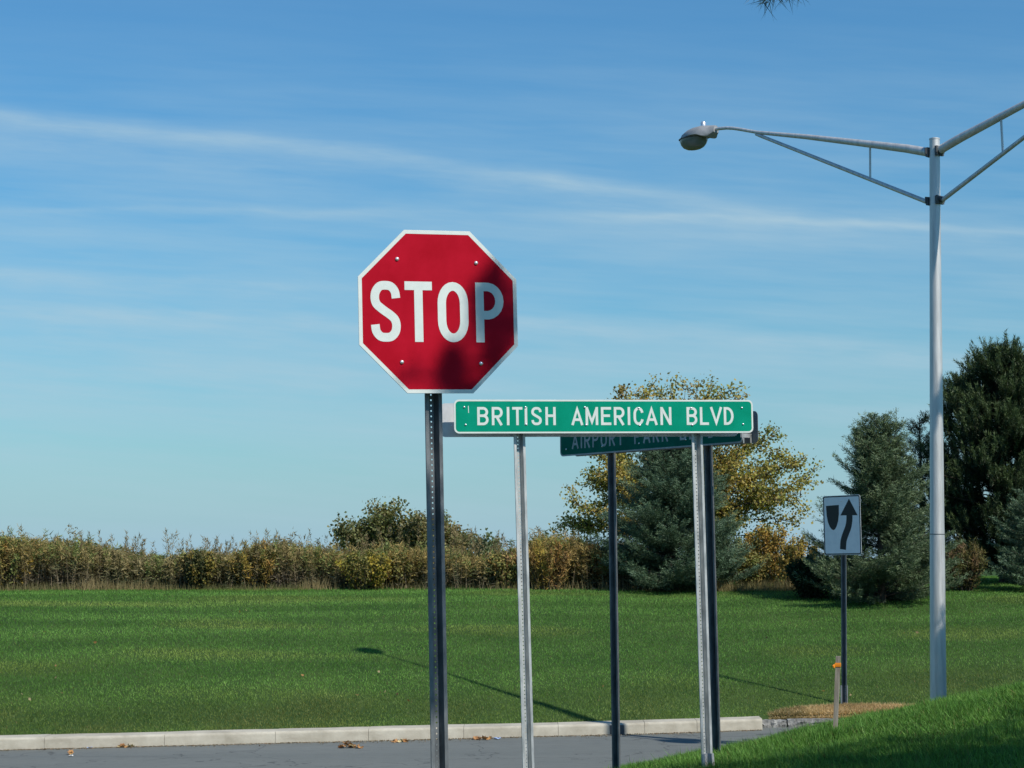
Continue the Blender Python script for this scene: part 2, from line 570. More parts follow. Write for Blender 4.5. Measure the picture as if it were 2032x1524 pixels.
def kerb():
    root = tag(empty('kerb', (0, 22.97, 0)), 'pale concrete kerb along the far edge of the road', 'kerb', kind='structure')
    prof = kerb_profile(.135, .34)
    x = -15.0
    joints = [at(px, 1470, 22.8)[0] for px in (120, 343, 553, 733, 920, 1109, 1285)]
    edges = [joints[0] - 1.22 * i for i in range(8, 0, -1)] + joints + [2.2, 3.02]
    for a, b in zip(edges[:-1], edges[1:]):
        m = MB()
        n = 5
        xs = np.linspace(a + .002, b - .002, n)
        dz, dy = random.uniform(-.003, .003), random.uniform(-.003, .003)
        vs, fs = [], []
        for xx in xs:
            y0 = float(kerb_y(xx)) - 22.97
            for (py, pz) in prof:
                vs.append((xx, y0 + py + dy, pz + dz + random.uniform(-.0025, .0025)))
        k = len(prof)
        for i in range(n - 1):
            for j in range(k):
                fs.append((i * k + j, i * k + (j + 1) % k, (i + 1) * k + (j + 1) % k, (i + 1) * k + j))
        fs += [tuple(range(k)), tuple(range((n - 1) * k + k - 1, (n - 1) * k - 1, -1))]
        m.add(vs, fs).build('kerb_stone', M['concrete'], root, smooth=True)
    # cast iron mouth of the storm drain in the kerb face
    c = at(1231, 1449, 23.0)
    MB().box((c[0] - .03, float(kerb_y(c[0])) - 22.97 - .002, .06), (.17, .03, .105)).build('drain_mouth', M['clamp'], root)
    return root
kerb()

def stone_kerb():
    root = tag(empty('stone_kerb', (3.05, 24.0, 0)), 'low rough split stone kerb in front of the dry grass', 'kerb', kind='structure')
    specs = [(3.05, 3.36, .085, -.02), (3.38, 4.02, .092, .0), (4.04, 4.72, .088, .0), (4.74, 5.5, .09, .02), (5.52, 6.3, .09, .04)]
    for a, b, h, dy in specs:
        nx = 9
        xs = np.linspace(a, b, nx)
        prof = [(0, -.1), (0, .03), (0, h * .65), (.012, h), (.10, h + .003), (.20, h), (.20, -.1)]
        vs, fs = [], []
        for xx in xs:
            for (py, pz) in prof:
                j = .014 if py < .05 else .004
                vs.append((xx - 3.05, py + dy + random.uniform(-j, j), pz + random.uniform(-.006, .006)))
        k = len(prof)
        for i in range(nx - 1):
            for j in range(k):
                fs.append((i * k + j, i * k + (j + 1) % k, (i + 1) * k + (j + 1) % k, (i + 1) * k + j))
        fs += [tuple(range(k)), tuple(range((nx - 1) * k + k - 1, (nx - 1) * k - 1, -1))]
        MB().add(vs, fs).build('kerb_stone', M['stone'], root)
stone_kerb()

# ------------------------------------------------------------------ scattered plant matter (numpy)
def unit(v):
    return v / np.maximum(np.linalg.norm(v, axis=-1, keepdims=True), 1e-9)

def rand_unit(n):
    return unit(rng.normal(size=(n, 3)))

def spikes(base, direc, length, width, colors, bend=None):
    """one thin triangle per entry; colours per entry"""
    n = len(base)
    side = unit(np.cross(direc, rand_unit(n)))
    w = np.broadcast_to(np.asarray(width, float), (n,))[:, None]
    l = np.broadcast_to(np.asarray(length, float), (n,))[:, None]
    tip = base + direc * l
    if bend is not None:
        tip = tip + bend
    v = np.stack([base - side * w / 2, base + side * w / 2, tip], 1).reshape(-1, 3)
    t = np.arange(3 * n).reshape(-1, 3)
    return v, t, np.repeat(colors, 3, axis=0)

def leaves(pos, size, colors, flat=None):
    """one folded diamond leaf (two triangles) per entry"""
    n = len(pos)
    d = rand_unit(n)
    if flat is not None:
        d[:, 2] *= flat
        d = unit(d)
    s = unit(np.cross(d, rand_unit(n)))
    nn = np.cross(d, s)
    l = np.broadcast_to(np.asarray(size, float), (n,))[:, None]
    a, b = pos - d * l * .5, pos + d * l * .5
    c, e = pos + s * l * .36 + nn * l * .12, pos - s * l * .36 + nn * l * .12
    v = np.stack([a, c, b, e], 1).reshape(-1, 3)
    i = np.arange(n)[:, None] * 4
    t = np.concatenate([i + np.array([[0, 1, 2]]), i + np.array([[0, 2, 3]])])
    return v, t, np.repeat(colors, 4, axis=0)

def merge(parts):
    vs, ts, cs, o = [], [], [], 0
    for v, t, c in parts:
        vs.append(v); ts.append(t + o); cs.append(c)
        o += len(v)
    return np.concatenate(vs), np.concatenate(ts), np.concatenate(cs)

def vary(c, n, amt=.25, hue=.08):
    c = np.asarray(c, float)
    k = 1 + rng.uniform(-amt, amt, (n, 1))
    return np.clip(np.broadcast_to(c, (n, 3)) * k * (1 + rng.uniform(-hue, hue, (n, 3))), 0.003, 1)

def lerp(a, b, t):
    a, b = np.asarray(a, float), np.asarray(b, float)
    t = np.asarray(t, float)[:, None]
    return a * (1 - t) + b * t

# ------------------------------------------------------------------ lawn
def lawn_colour(x, y):
    v = y - kerb_y(x)
    wob = 1.0 * (vnoise(x, y, 4.5, 1) - .5) + .5 * (vnoise(x, y, 1.4, 27) - .5)
    band = .5 + .5 * np.sin((v + wob) * 2 * np.pi / 1.75)
    band = (.25 + .35 * vnoise(x, y, 3.5, 29)) * sstep(.1, .9, band) + .35 * vnoise(x * .35, y, .55, 5) + .22 * vnoise(x * .6, y, 1.9, 31)
    c = lerp((.064, .165, .025), (.165, .345, .066), band)
    patch = sstep(.5, .85, vnoise(x * .5, y, 1.1, 9))
    c = lerp(c, c * np.array([1.7, 1.12, 1.3]), patch)
    dry = sstep(3.0, .5, v) * (.35 + .65 * vnoise(x, y, .8, 2))
    c = c * (1 - dry[:, None] * .75) + np.array([.150, .135, .042]) * dry[:, None] * .75
    return c

def lawn():
    n = 760000
    d = 22.0 + 17.5 * rng.random(n) ** 1.15
    u = rng.uniform(-.33, .33, n)
    x = u * d + rng.normal(0, .05, n)
    v = d - kerb_y(x)
    keep = d > lawn_y(x) + .02 - .05 * rng.random(n) * vnoise(x, d, .3, 17)
    # the dry patch behind the stone kerb has its own grass
    px = (x - 4.40) / 1.14
    keep &= ~((x > 3.1) & (px ** 2 + ((d - 24.2) / .36) ** 2 < 1 - .35 * rng.random(n)))
    x, d = x[keep], d[keep]
    n = len(x)
    z = np.maximum(land(x, d), .128) - .004
    base = np.stack([x, d, z], -1)
    direc = unit(np.stack([rng.normal(0, .5, n), rng.normal(0, .5, n), np.ones(n)], -1))
    c = lawn_colour(x, d) * (1 + rng.uniform(-.25, .3, (n, 1)))
    pale = rng.random(n) < .025
    c[pale] = c[pale] * np.array([1.9, 1.5, 1.7])
    brown = rng.random(n) < .01
    c[brown] = np.array([.17, .12, .05])
    v_, t_, c_ = spikes(base, direc, rng.uniform(.016, .046, n), rng.uniform(.005, .010, n), c)
    o = np_obj('lawn_grass', v_, t_, M['grass'], colors=c_)
    tag(o, 'mown green lawn with faint stripes rising behind the kerb', 'grass', kind='stuff')
lawn()

def dry_patch():
    n = 40000
    a = rng.uniform(0, 2 * np.pi, n)
    r = np.sqrt(rng.random(n))
    x = 4.40 + 1.22 * r * np.cos(a)
    d = 24.2 + .40 * r * np.sin(a)
    keep = (d > 24.15)
    x, d, r = x[keep], d[keep], r[keep]
    n = len(x)
    hump = .06 * np.sqrt(np.clip(1 - r, 0, 1))
    base = np.stack([x, d, np.maximum(land(x, d), .085) + hump * .3 - .005], -1)
    direc = unit(np.stack([rng.normal(0, 1.1, n), rng.normal(0, 1.1, n), np.full(n, .9)], -1))
    mixv = vnoise(x, d, .25, 4) * .6 + rng.random(n) * .4
    c = lerp((.36, .245, .115), (.74, .57, .32), mixv)
    left = sstep(4.0, 3.3, x) * rng.random(n)
    c = lerp(c, (.085, .10, .03), np.clip(left, 0, 1))
    v_, t_, c_ = spikes(base, direc, rng.uniform(.03, .085, n), rng.uniform(.006, .012, n), c)
    tag(np_obj('dry_grass', v_, t_, M['grass'], colors=c_), 'patch of straw coloured dry grass behind the low stone kerb', 'grass', kind='stuff')
dry_patch()

def verge_grass():
    parts = []
    n = 250000
    d = rng.uniform(10.2, 16.5, n)
    x = rng.uniform(0.02, .31, n) * d
    z = land(x, d)
    keep = (z > .1)
    x, d, z = x[keep], d[keep], z[keep]
    n = len(x)
    base = np.stack([x, d, z - .004], -1)
    direc = unit(np.stack([rng.normal(0, .42, n), rng.normal(0, .42, n), np.ones(n)], -1))
    m = vnoise(x, d, .45, 6) * .55 + rng.random(n) * .45
    c = lerp((.055, .155, .024), (.165, .325, .062), m) * (1 + rng.uniform(-.45, .5, (n, 1)))
    pale = rng.random(n) < .06
    c[pale] = c[pale] * np.array([1.8, 1.35, 1.8])
    brown = rng.random(n) < .012
    c[brown] = np.array([.20, .14, .06])
    tuft = .5 + .9 * vnoise(x, d, .3, 8) ** 1.5
    bend = np.stack([rng.normal(0, .018, n), rng.normal(0, .018, n), np.zeros(n)], -1)
    L = rng.uniform(.026, .080, n) * tuft
    tall = rng.random(n) < .018
    L[tall] *= 1.7
    parts.append(spikes(base, direc, L, rng.uniform(.004, .0085, n), c, bend))
    v_, t_, c_ = merge(parts)
    tag(np_obj('verge_grass', v_, t_, M['grass'], colors=c_), 'longer bright green grass on the near bank beside the sign posts', 'grass', kind='stuff')
verge_grass()

# ------------------------------------------------------------------ trees
def tubes_np(segs):
    """tapered four sided limbs: list of (p0, p1, r0, r1)"""
    if not segs:
        return None
    p0 = np.array([s[0] for s in segs], float); p1 = np.array([s[1] for s in segs], float)
    r0 = np.array([s[2] for s in segs], float)[:, None]; r1 = np.array([s[3] for s in segs], float)[:, None]
    d = unit(p1 - p0)
    ref = np.where(np.abs(d[:, 2:3]) > .9, np.array([[1., 0, 0]]), np.array([[0, 0, 1.]]))
    a = unit(np.cross(d, ref)); b = np.cross(d, a)
    vs = []
    k = 5
    for (p, r) in ((p0, r0), (p1, r1)):
        for j in range(k):
            t = 2 * np.pi * j / k
            vs.append(p + (a * math.cos(t) + b * math.sin(t)) * r)
    v = np.stack(vs, 1).reshape(-1, 3)
    i = np.arange(len(segs))[:, None] * 2 * k
    t = []
    for j in range(k):
        q = (j + 1) % k
        t.append(i + np.array([[j, q, k + q]])); t.append(i + np.array([[j, k + q, k + j]]))
    return v, np.concatenate(t)

def tree_object(name, base, segs, parts, leafmat, label, cat='tree', group=None, crown='crown'):
    root = tag(empty(name, tuple(base)), label, cat, group)
    off = np.asarray(base, float)
    if segs:
        v, t = tubes_np(segs)
        np_obj('trunk', v - off, t, M['bark'], root, smooth=True)
    v, t, c = merge(parts)
    np_obj(crown, v - off, t, leafmat, root, colors=c)
    return root

def needle_brush(pos, axis, nl, nn, colors, spread=.9, width=.007, jitter=.02):
    """bottle brush of needles round each tuft axis"""
    n = len(pos)
    P = np.repeat(pos, nn, axis=0) + rng.normal(0, jitter, (n * nn, 3))
    A = np.repeat(axis, nn, axis=0)
    D = unit(A + rand_unit(n * nn) * spread)
    C = np.repeat(colors, nn, axis=0) * (1 + rng.uniform(-.3, .35, (n * nn, 1)))
    return spikes(P, D, rng.uniform(.6, 1.1, n * nn) * nl, width, C)

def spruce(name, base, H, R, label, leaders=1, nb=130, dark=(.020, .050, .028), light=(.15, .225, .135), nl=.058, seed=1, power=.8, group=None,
           lean=(0, 0), tw=1.0):
    global rng
    keep = rng
    rng = np.random.default_rng(seed)
    base = np.asarray(base, float)
    segs, pos, axs, cols = [], [], [], []
    tops = [base + np.array([lean[0], lean[1], H])]
    segs.append((base - [0, 0, .1], base + np.array([lean[0] * .5, lean[1] * .5, H * .55]), H * .018 + .02, H * .010 + .01))
    segs.append((base + np.array([lean[0] * .5, lean[1] * .5, H * .55]), tops[0], H * .010 + .01, .006))
    stems = [(base, tops[0], 0.0, R, nb)]
    for i in range(leaders - 1):
        a = rng.uniform(0, 2 * np.pi)
        off = R * rng.uniform(.10, .34)
        s = base + np.array([0, 0, H * rng.uniform(.35, .5)])
        e = base + np.array([off * math.cos(a), off * math.sin(a) * .7, H * rng.uniform(.84, .99)])
        segs.append((s, e, .025, .006))
        stems.append((s, e, .3, R * .34, nb // 3))
        shoot = rng.uniform(.14, .34)
        segs.append((e, e + np.array([0, 0, shoot]), .006, .003))
        for q in range(5):
            pos.append(e + np.array([0, 0, shoot * (q + 1) / 6])); axs.append(np.array([0, 0, 1.0])); cols.append(np.array(light))
    for (s, e, f0, RR, cnt) in stems:
        for b in range(cnt):
            f = (b + rng.random()) / cnt
            f = f0 + (1 - f0) * f
            o = s + (e - s) * ((f - f0) / (1 - f0) if f0 else f)
            o[2] = max(o[2], base[2] + .08)
            L = RR * (max(1 - f, 0)) ** power * rng.uniform(.62, 1.12) + .10
            az = rng.uniform(0, 2 * np.pi)
            h = np.array([math.cos(az), math.sin(az), 0])
            e0 = -.18 + .95 * f ** 1.3 + rng.uniform(-.1, .12)
            curve = .34 * (1 - f) + .05
            def P(t):
                return o + h * L * t + np.array([0, 0, L * (e0 * t + curve * t * t)])
            segs.append((o, P(1.0), .005 + .006 * L, .002))
            ntw = int(max(5, 24 * L / .8) * tw)
            for i in range(ntw):
                t = .12 + .88 * (i + rng.random()) / ntw
                p = P(t)
                tan = unit((P(min(t + .05, 1.05)) - P(t))[None])[0]
                sidev = np.array([-h[1], h[0], 0]) * (1 if i % 2 else -1)
                a = rng.uniform(.35, 1.05)
                dv = unit((tan * math.cos(a) + sidev * math.sin(a) + np.array([0, 0, rng.uniform(-.1, .35)]))[None])[0]
                tl = min(.34, .12 + .30 * L * (1 - .65 * t)) * rng.uniform(.7, 1.15)
                m = max(2, int(tl / .055))
                for q in range(m):
                    fr = (q + .6) / m
                    pos.append(p + dv * tl * fr)
                    axs.append(dv)
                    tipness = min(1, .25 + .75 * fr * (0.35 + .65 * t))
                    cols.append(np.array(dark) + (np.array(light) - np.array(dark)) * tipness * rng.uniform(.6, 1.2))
        # the leading shoot
        for q in range(12):
            pos.append(e - np.array([0, 0, .035 * q])); axs.append(np.array([0, 0, 1.0])); cols.append(np.array(light))
    pos, axs, cols = np.array(pos), np.array(axs), np.array(cols)
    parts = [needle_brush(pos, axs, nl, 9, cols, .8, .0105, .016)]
    rng = keep
    return tree_object(name, base, segs, parts, M['needle'], label, group=group)

def plume_pine(name, base, H, R, label, seed, lobes=150, dark=(.010, .024, .012), light=(.085, .125, .045), nl=.085, per=20, shape=None, group=None):
    """dense dark pine: upswept plumes of long needles on short limbs"""
    global rng
    keep = rng
    rng = np.random.default_rng(seed)
    base = np.asarray(base, float)
    segs = [(base - [0, 0, .1], base + [0, 0, H * .5], .13, .09), (base + [0, 0, H * .5], base + [0, 0, H * .93], .09, .02)]
    pos, axs, cols = [], [], []
    for b in range(lobes):
        f = (b + rng.random()) / lobes
        z = H * (.06 + .88 * f)
        rr = R * (min(1.0, .62 + 1.3 * f) if f < .3 else max(0, 1 - ((f - .3) / .74) ** 2.1) ** .75)
        rr *= rng.uniform(.82, 1.08)
        az = rng.uniform(0, 2 * np.pi)
        h = np.array([math.cos(az), math.sin(az), 0])
        o = base + [0, 0, z * .86]
        tip = base + h * rr + np.array([0, 0, z])
        segs.append((o, tip, .016, .005))
        # plumes along the outer half of the limb
        for q in range(per):
            t = rng.uniform(.12, 1.02) ** .6
            p = o + (tip - o) * t + rng.normal(0, .10, 3) * np.array([1, 1, .7])
            a = unit((h * rng.uniform(.05, .75) + np.array([0, 0, 1.0]) + rng.normal(0, .22, 3))[None])[0]
            ln = rng.uniform(.20, .42)
            tone = rng.uniform(.55, 1.2)
            for s in range(8):
                pos.append(p + a * ln * s / 8)
                axs.append(a)
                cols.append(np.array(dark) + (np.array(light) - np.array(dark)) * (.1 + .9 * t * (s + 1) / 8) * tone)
    pos, axs, cols = np.array(pos), np.array(axs), np.array(cols)
    parts = [needle_brush(pos, axs, nl, 8, cols, .85, .012, .012)]
    rng = keep
    return tree_object(name, base, segs, parts, M['needle'], label, group=group)

def limb_tree(name, base, tips, label, palette, leaf=.075, per=420, spread=.30, seed=3, fork=None, cat='tree', trunk_r=.07, group=None, sub=7, mat='leaf'):
    """broadleaf tree: limbs reach the given tips, twigs and leaves gather round them"""
    global rng
    keep = rng
    rng = np.random.default_rng(seed)
    base = np.asarray(base, float)
    tips = [np.asarray(p, float) for p in tips]
    top = max(p[2] for p in tips)
    fork = base + np.array([0, 0, (top - base[2]) * .25]) if fork is None else np.asarray(fork, float)
    segs = [(base - [0, 0, .1], fork, trunk_r, trunk_r * .75)]
    P, C = [], []
    pal = np.array(palette, float)
    for tp in tips:
        mid = fork + (tp - fork) * .5 + rng.normal(0, .12, 3) + np.array([0, 0, .12])
        segs.append((fork, mid, trunk_r * .30, trunk_r * .16))
        segs.append((mid, tp, trunk_r * .16, .004))
        tone = pal[rng.integers(len(pal))]
        for s in range(sub):
            t = rng.uniform(.35, 1.0)
            o = (fork + (mid - fork) * t * 2) if t < .5 else (mid + (tp - mid) * (t - .5) * 2)
            e = o + unit((tp - fork + rng.normal(0, 1.0, 3) * np.linalg.norm(tp - fork) * .55)[None])[0] * spread * rng.uniform(.7, 1.7)
            segs.append((o, e, .012, .004))
            m = per // sub
            tt = rng.random(m) ** .7
            p = o + (e - o) * tt[:, None] + rng.normal(0, spread * .30, (m, 3)) * np.array([1, 1, .85])
            P.append(p)
            tone2 = tone * .6 + pal[rng.integers(len(pal))] * .4
            C.append(vary(tone2, m, .35, .12))
    P, C = np.concatenate(P), np.concatenate(C)
    parts = [leaves(P, rng.uniform(.6, 1.15, len(P)) * leaf, C)]
    rng = keep
    return tree_object(name, base, segs, parts, M[mat], label, cat, group)

def on_land(px, d):
    p = at(px, 1100, d)
    return np.array([p[0], d, float(land(p[0], d))])

YEL = [(.38, .33, .08), (.32, .30, .08), (.42, .335, .085), (.25, .265, .08), (.29, .22, .07)]

def build_trees():
    # blue green spruce behind the street name posts
    b = on_land(1340, 34.2)
    H = at(1340, 862, 34.2)[2] - b[2]
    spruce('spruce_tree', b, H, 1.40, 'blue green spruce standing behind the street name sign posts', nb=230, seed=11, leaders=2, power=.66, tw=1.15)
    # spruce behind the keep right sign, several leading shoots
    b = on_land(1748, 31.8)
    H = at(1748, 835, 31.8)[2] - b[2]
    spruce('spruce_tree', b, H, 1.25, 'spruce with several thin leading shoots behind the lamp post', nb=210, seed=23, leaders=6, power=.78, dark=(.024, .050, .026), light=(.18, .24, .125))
    # young spruce cut by the right edge
    b = on_land(2052, 33.5)
    H = at(2052, 985, 33.5)[2] - b[2]
    spruce('spruce_tree', b, H, .75, 'young spruce at the right edge in front of the dark pine', nb=70, seed=31, power=.6)
    # slim dark conifer between spruce and pine
    b = on_land(1832, 37)
    H = at(1832, 832, 37)[2] - b[2]
    spruce('conifer_tree', b, H, .75, 'slim dark conifer peeking out between spruce and lamp post', nb=110, seed=41, dark=(.010, .022, .012), light=(.022, .042, .018), power=.75)
    # the tall dark pine
    b = on_land(1995, 35.5)
    H = at(1995, 676, 35.5)[2] - b[2]
    plume_pine('pine_tree', b, H, 1.42, 'tall dark bushy pine at the right edge of the lawn', 51, lobes=300)
    # yellowing tree behind the spruce
    d = 40.0
    b = on_land(1330, d)
    tips = [at(x, y, d + random.uniform(-.9, .9)) for x, y in (
        (1232, 786), (1258, 776), (1282, 772), (1305, 788), (1340, 782), (1360, 772), (1385, 764), (1412, 768), (1438, 776), (1462, 792), (1420, 900), (1470, 900), (1510, 960), (1430, 1000), (1350, 880), (1190, 960), (1230, 900), (1210, 860), (1180, 900), (1160, 950), (1140, 1000), (1120, 1035),
        (1165, 1050), (1200, 1000), (1215, 940), (1260, 850), (1330, 840), (1400, 850), (1455, 870), (1500, 870), (1535, 865), (1550, 900), (1520, 930), (1480, 930),
        (1585, 920), (1600, 950), (1590, 985), (1560, 980), (1530, 1000), (1495, 1000), (1570, 1030), (1450, 960), (1300, 920), (1240, 1060), (1520, 1060), (1460, 1040), (1380, 940))]
    limb_tree('yellow_tree', b, tips, 'sparse yellowing broadleaf tree behind the street name signs', YEL, leaf=.074, per=860, spread=.29, seed=61, trunk_r=.085, sub=14)
    # rounded tree far behind the weeds
    d = 62.0
    b = on_land(790, d)
    tips = [at(x, y, d + random.uniform(-1.5, 1.5)) for x, y in (
        (700, 1062), (725, 1045), (745, 1042), (770, 1032), (800, 1036), (835, 1040), (760, 1060), (800, 1062), (840, 1062), (870, 1055), (890, 1052), (905, 1062),
        (915, 1075), (690, 1085), (730, 1080), (770, 1090), (820, 1090), (870, 1085), (905, 1095), (850, 1048))]
    limb_tree('distant_tree', b, tips, 'wide rounded olive tree far behind the weeds and stop post', [(.20, .20, .075), (.16, .18, .07), (.23, .20, .085), (.18, .165, .075)], leaf=.115, per=1700, spread=.48, seed=71, trunk_r=.14)
    d = 60.0
    b = on_land(960, d)
    tips = [at(x, y, d + random.uniform(-.4, .4)) for x, y in ((952, 1085), (960, 1074), (968, 1078), (975, 1090), (958, 1095))]
    limb_tree('distant_tree', b, tips, 'small green tree top showing far beyond the weeds', [(.14, .19, .10), (.17, .20, .10)], leaf=.12, per=360, spread=.26, seed=73, trunk_r=.06)
build_trees()

# ------------------------------------------------------------------ weeds and shrubs along the top of the lawn
def weed_tone(x):
    """upper and lower plant colour along the strip"""
    n = vnoise(x * 1.0, x * 0, 1.1, 12)
    up = lerp((.20, .168, .092), (.285, .23, .092), n)
    mid = np.exp(-((x + 2.2) / 2.0) ** 2) * .6 + np.exp(-((x - 1.0) / 1.3) ** 2) * .8 + np.exp(-((x + 9.0) / 1.0) ** 2) * .5
    up = lerp(up, (.29, .21, .07), np.clip(mid, 0, 1))
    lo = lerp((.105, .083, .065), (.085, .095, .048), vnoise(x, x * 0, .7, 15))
    return up, lo

def weeds():
    n = 3600
    d = 34.0 + 3.6 * rng.random(n)
    x = rng.uniform(-.30, .075, n) * d
    x2 = rng.uniform(.12, .30, n // 6)
    z = land(x, d)
    top_px = np.interp(x / d * FPX + 1016, [0, 60, 200, 330, 390, 450, 600, 700, 850, 1000, 1080, 1160, 1300],
                       [1076, 1078, 1096, 1104, 1092, 1098, 1090, 1098, 1102, 1098, 1076, 1090, 1098])
    ztop = EYE + (1110 + 9 * (0 - x / d * FPX) / 1016 - top_px) / FPX * d * 1.004
    h = np.clip((ztop - z) * rng.uniform(.72, 1.02, n) + vnoise(x, d * 0, .55, 21) * .30 - .17 + vnoise(x, d, .2, 22) * .16 - .03, .35, 1.6)
    spike = rng.random(n) < .05
    h[spike] *= rng.uniform(1.08, 1.34, spike.sum())
    base = np.stack([x, d, z], -1)
    lean = np.stack([rng.normal(0, .09, n), rng.normal(0, .07, n), np.ones(n)], -1)
    lean = unit(lean)
    up, lo = weed_tone(x)
    up = up * (1 + rng.uniform(-.35, .35, (n, 1)))
    lo = lo * (1 + rng.uniform(-.35, .35, (n, 1)))
    greenish = rng.random(n) < .34
    up[greenish] = np.array([.16, .19, .06]) * (1 + rng.uniform(-.3, .3, (greenish.sum(), 1)))
    parts = [spikes(base, lean, h, .013, np.broadcast_to(np.array([.24, .19, .125]), (n, 3)) * (1 + rng.uniform(-.6, .5, (n, 1))))]
    k = 46
    f = rng.random((n, k)) ** .8
    P = (base[:, None] + lean[:, None] * (h[:, None] * f)[..., None]).reshape(-1, 3) + rng.normal(0, .035, (n * k, 3))
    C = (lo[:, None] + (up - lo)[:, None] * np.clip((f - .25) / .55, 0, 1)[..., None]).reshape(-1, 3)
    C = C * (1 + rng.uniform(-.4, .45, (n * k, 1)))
    D = unit(np.stack([rng.normal(0, 1, n * k), rng.normal(0, 1, n * k), rng.uniform(-.5, 1.1, n * k)], -1))
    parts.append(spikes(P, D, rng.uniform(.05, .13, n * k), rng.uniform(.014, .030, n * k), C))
    # plumes at the tops
    k = 16
    f = 1.0 - .22 * rng.random((n, k))
    P = (base[:, None] + lean[:, None] * (h[:, None] * f)[..., None]).reshape(-1, 3) + rng.normal(0, .018, (n * k, 3))
    D = unit(np.repeat(lean, k, 0) + rand_unit(n * k) * .75)
    C = np.repeat(up * 1.08, k, 0) * (1 + rng.uniform(-.35, .4, (n * k, 1)))
    parts.append(spikes(P, D, rng.uniform(.04, .10, n * k), rng.uniform(.008, .018, n * k), C))
    # single taller stalks that stand above the rest
    m = 230
    d2 = rng.uniform(33.9, 37.0, m)
    x2 = rng.uniform(-.30, .075, m) * d2
    b2 = np.stack([x2, d2, land(x2, d2)], -1)
    h2 = rng.uniform(.72, 1.10, m) * (.75 + .35 * vnoise(x2, x2 * 0, .8, 41))
    l2 = unit(np.stack([rng.normal(0, .12, m), rng.normal(0, .08, m), np.ones(m)], -1))
    c2 = np.array([.20, .16, .10]) * (1 + rng.uniform(-.5, .4, (m, 1)))
    parts.append(spikes(b2, l2, h2, .014, c2))
    k = 34
    f = 1.0 - .42 * rng.random((m, k)) ** 1.3
    P = (b2[:, None] + l2[:, None] * (h2[:, None] * f)[..., None]).reshape(-1, 3)
    side = rand_unit(m * k) * np.repeat((1.02 - f).ravel()[:, None], 3, 1) * .22
    D = unit(np.repeat(l2, k, 0) * .8 + rand_unit(m * k) * .7)
    C = np.repeat(lerp((.15, .13, .06), (.27, .21, .11), rng.random(m)), k, 0) * (1 + rng.uniform(-.35, .35, (m * k, 1)))
    parts.append(spikes(P + side, D, rng.uniform(.04, .10, m * k), rng.uniform(.008, .016, m * k), C))
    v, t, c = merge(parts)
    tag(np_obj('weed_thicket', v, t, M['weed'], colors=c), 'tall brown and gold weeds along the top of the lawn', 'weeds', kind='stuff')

    # straw coloured grass at the foot of the weeds
    n = 9000
    u = np.concatenate([rng.uniform(-.29, -.10, n // 2), rng.uniform(.10, .15, n // 4), rng.uniform(-.10, .20, n - n // 2 - n // 4)])
    d = 33.7 + rng.random(n) * .7
    x = u * d
    m = vnoise(x, d, .5, 33)
    c = lerp((.11, .12, .045), (.30, .24, .12), np.clip(m * 1.3 - .1 + rng.normal(0, .15, n), 0, 1))
    base = np.stack([x, d, land(x, d)], -1)
    D = unit(np.stack([rng.normal(0, .25, n), rng.normal(0, .25, n), np.ones(n)], -1))
    v, t, c = spikes(base, D, rng.uniform(.06, .26, n) * (.4 + m), .008, c)
    tag(np_obj('rough_grass', v, t, M['weed'], colors=c), 'straw coloured uncut grass at the foot of the weeds', 'grass', kind='stuff')
weeds()

def shrub(px, d, top, half, label, palette, seed, per=150, leaf=.05, mat='weed', name='shrub', spiky=False):
    """many thin upright stems with small leaves"""
    global rng
    keep = rng
    rng = np.random.default_rng(seed)
    b = on_land(px, d)
    H = at(px, top, d)[2] - b[2]
    segs, P, C = [], [], []
    pal = np.array(palette, float)
    for i in range(26):
        a, r = rng.uniform(0, 2 * np.pi), half * math.sqrt(rng.random())
        foot = b + np.array([math.cos(a) * r * .35, math.sin(a) * r * .35, 0])
        hh = H * (1.03 - .38 * (r / half) ** 2) * rng.uniform(.8, 1.03)
        tip = b + np.array([math.cos(a) * r, math.sin(a) * r, hh])
        segs.append((foot, tip, .011, .004))
        t = rng.random(per) ** .62
        q = foot + (tip - foot) * t[:, None] + rng.normal(0, .055, (per, 3)) * (1.15 - t[:, None] * .55)
        tone = pal[rng.integers(len(pal))]
        P.append(q)
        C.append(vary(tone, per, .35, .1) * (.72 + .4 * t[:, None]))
    P, C = np.concatenate(P), np.concatenate(C)
    if spiky:
        parts = [spikes(P, unit(rand_unit(len(P)) + np.array([0, 0, .8])), rng.uniform(.05, .12, len(P)), .018, C)]
    else:
        parts = [leaves(P, rng.uniform(.6, 1.2, len(P)) * leaf, C)]
    rng = keep
    return tree_object(name, b, segs, parts, M[mat], label, 'shrub', 'shrubs along the top of the lawn', crown='foliage')

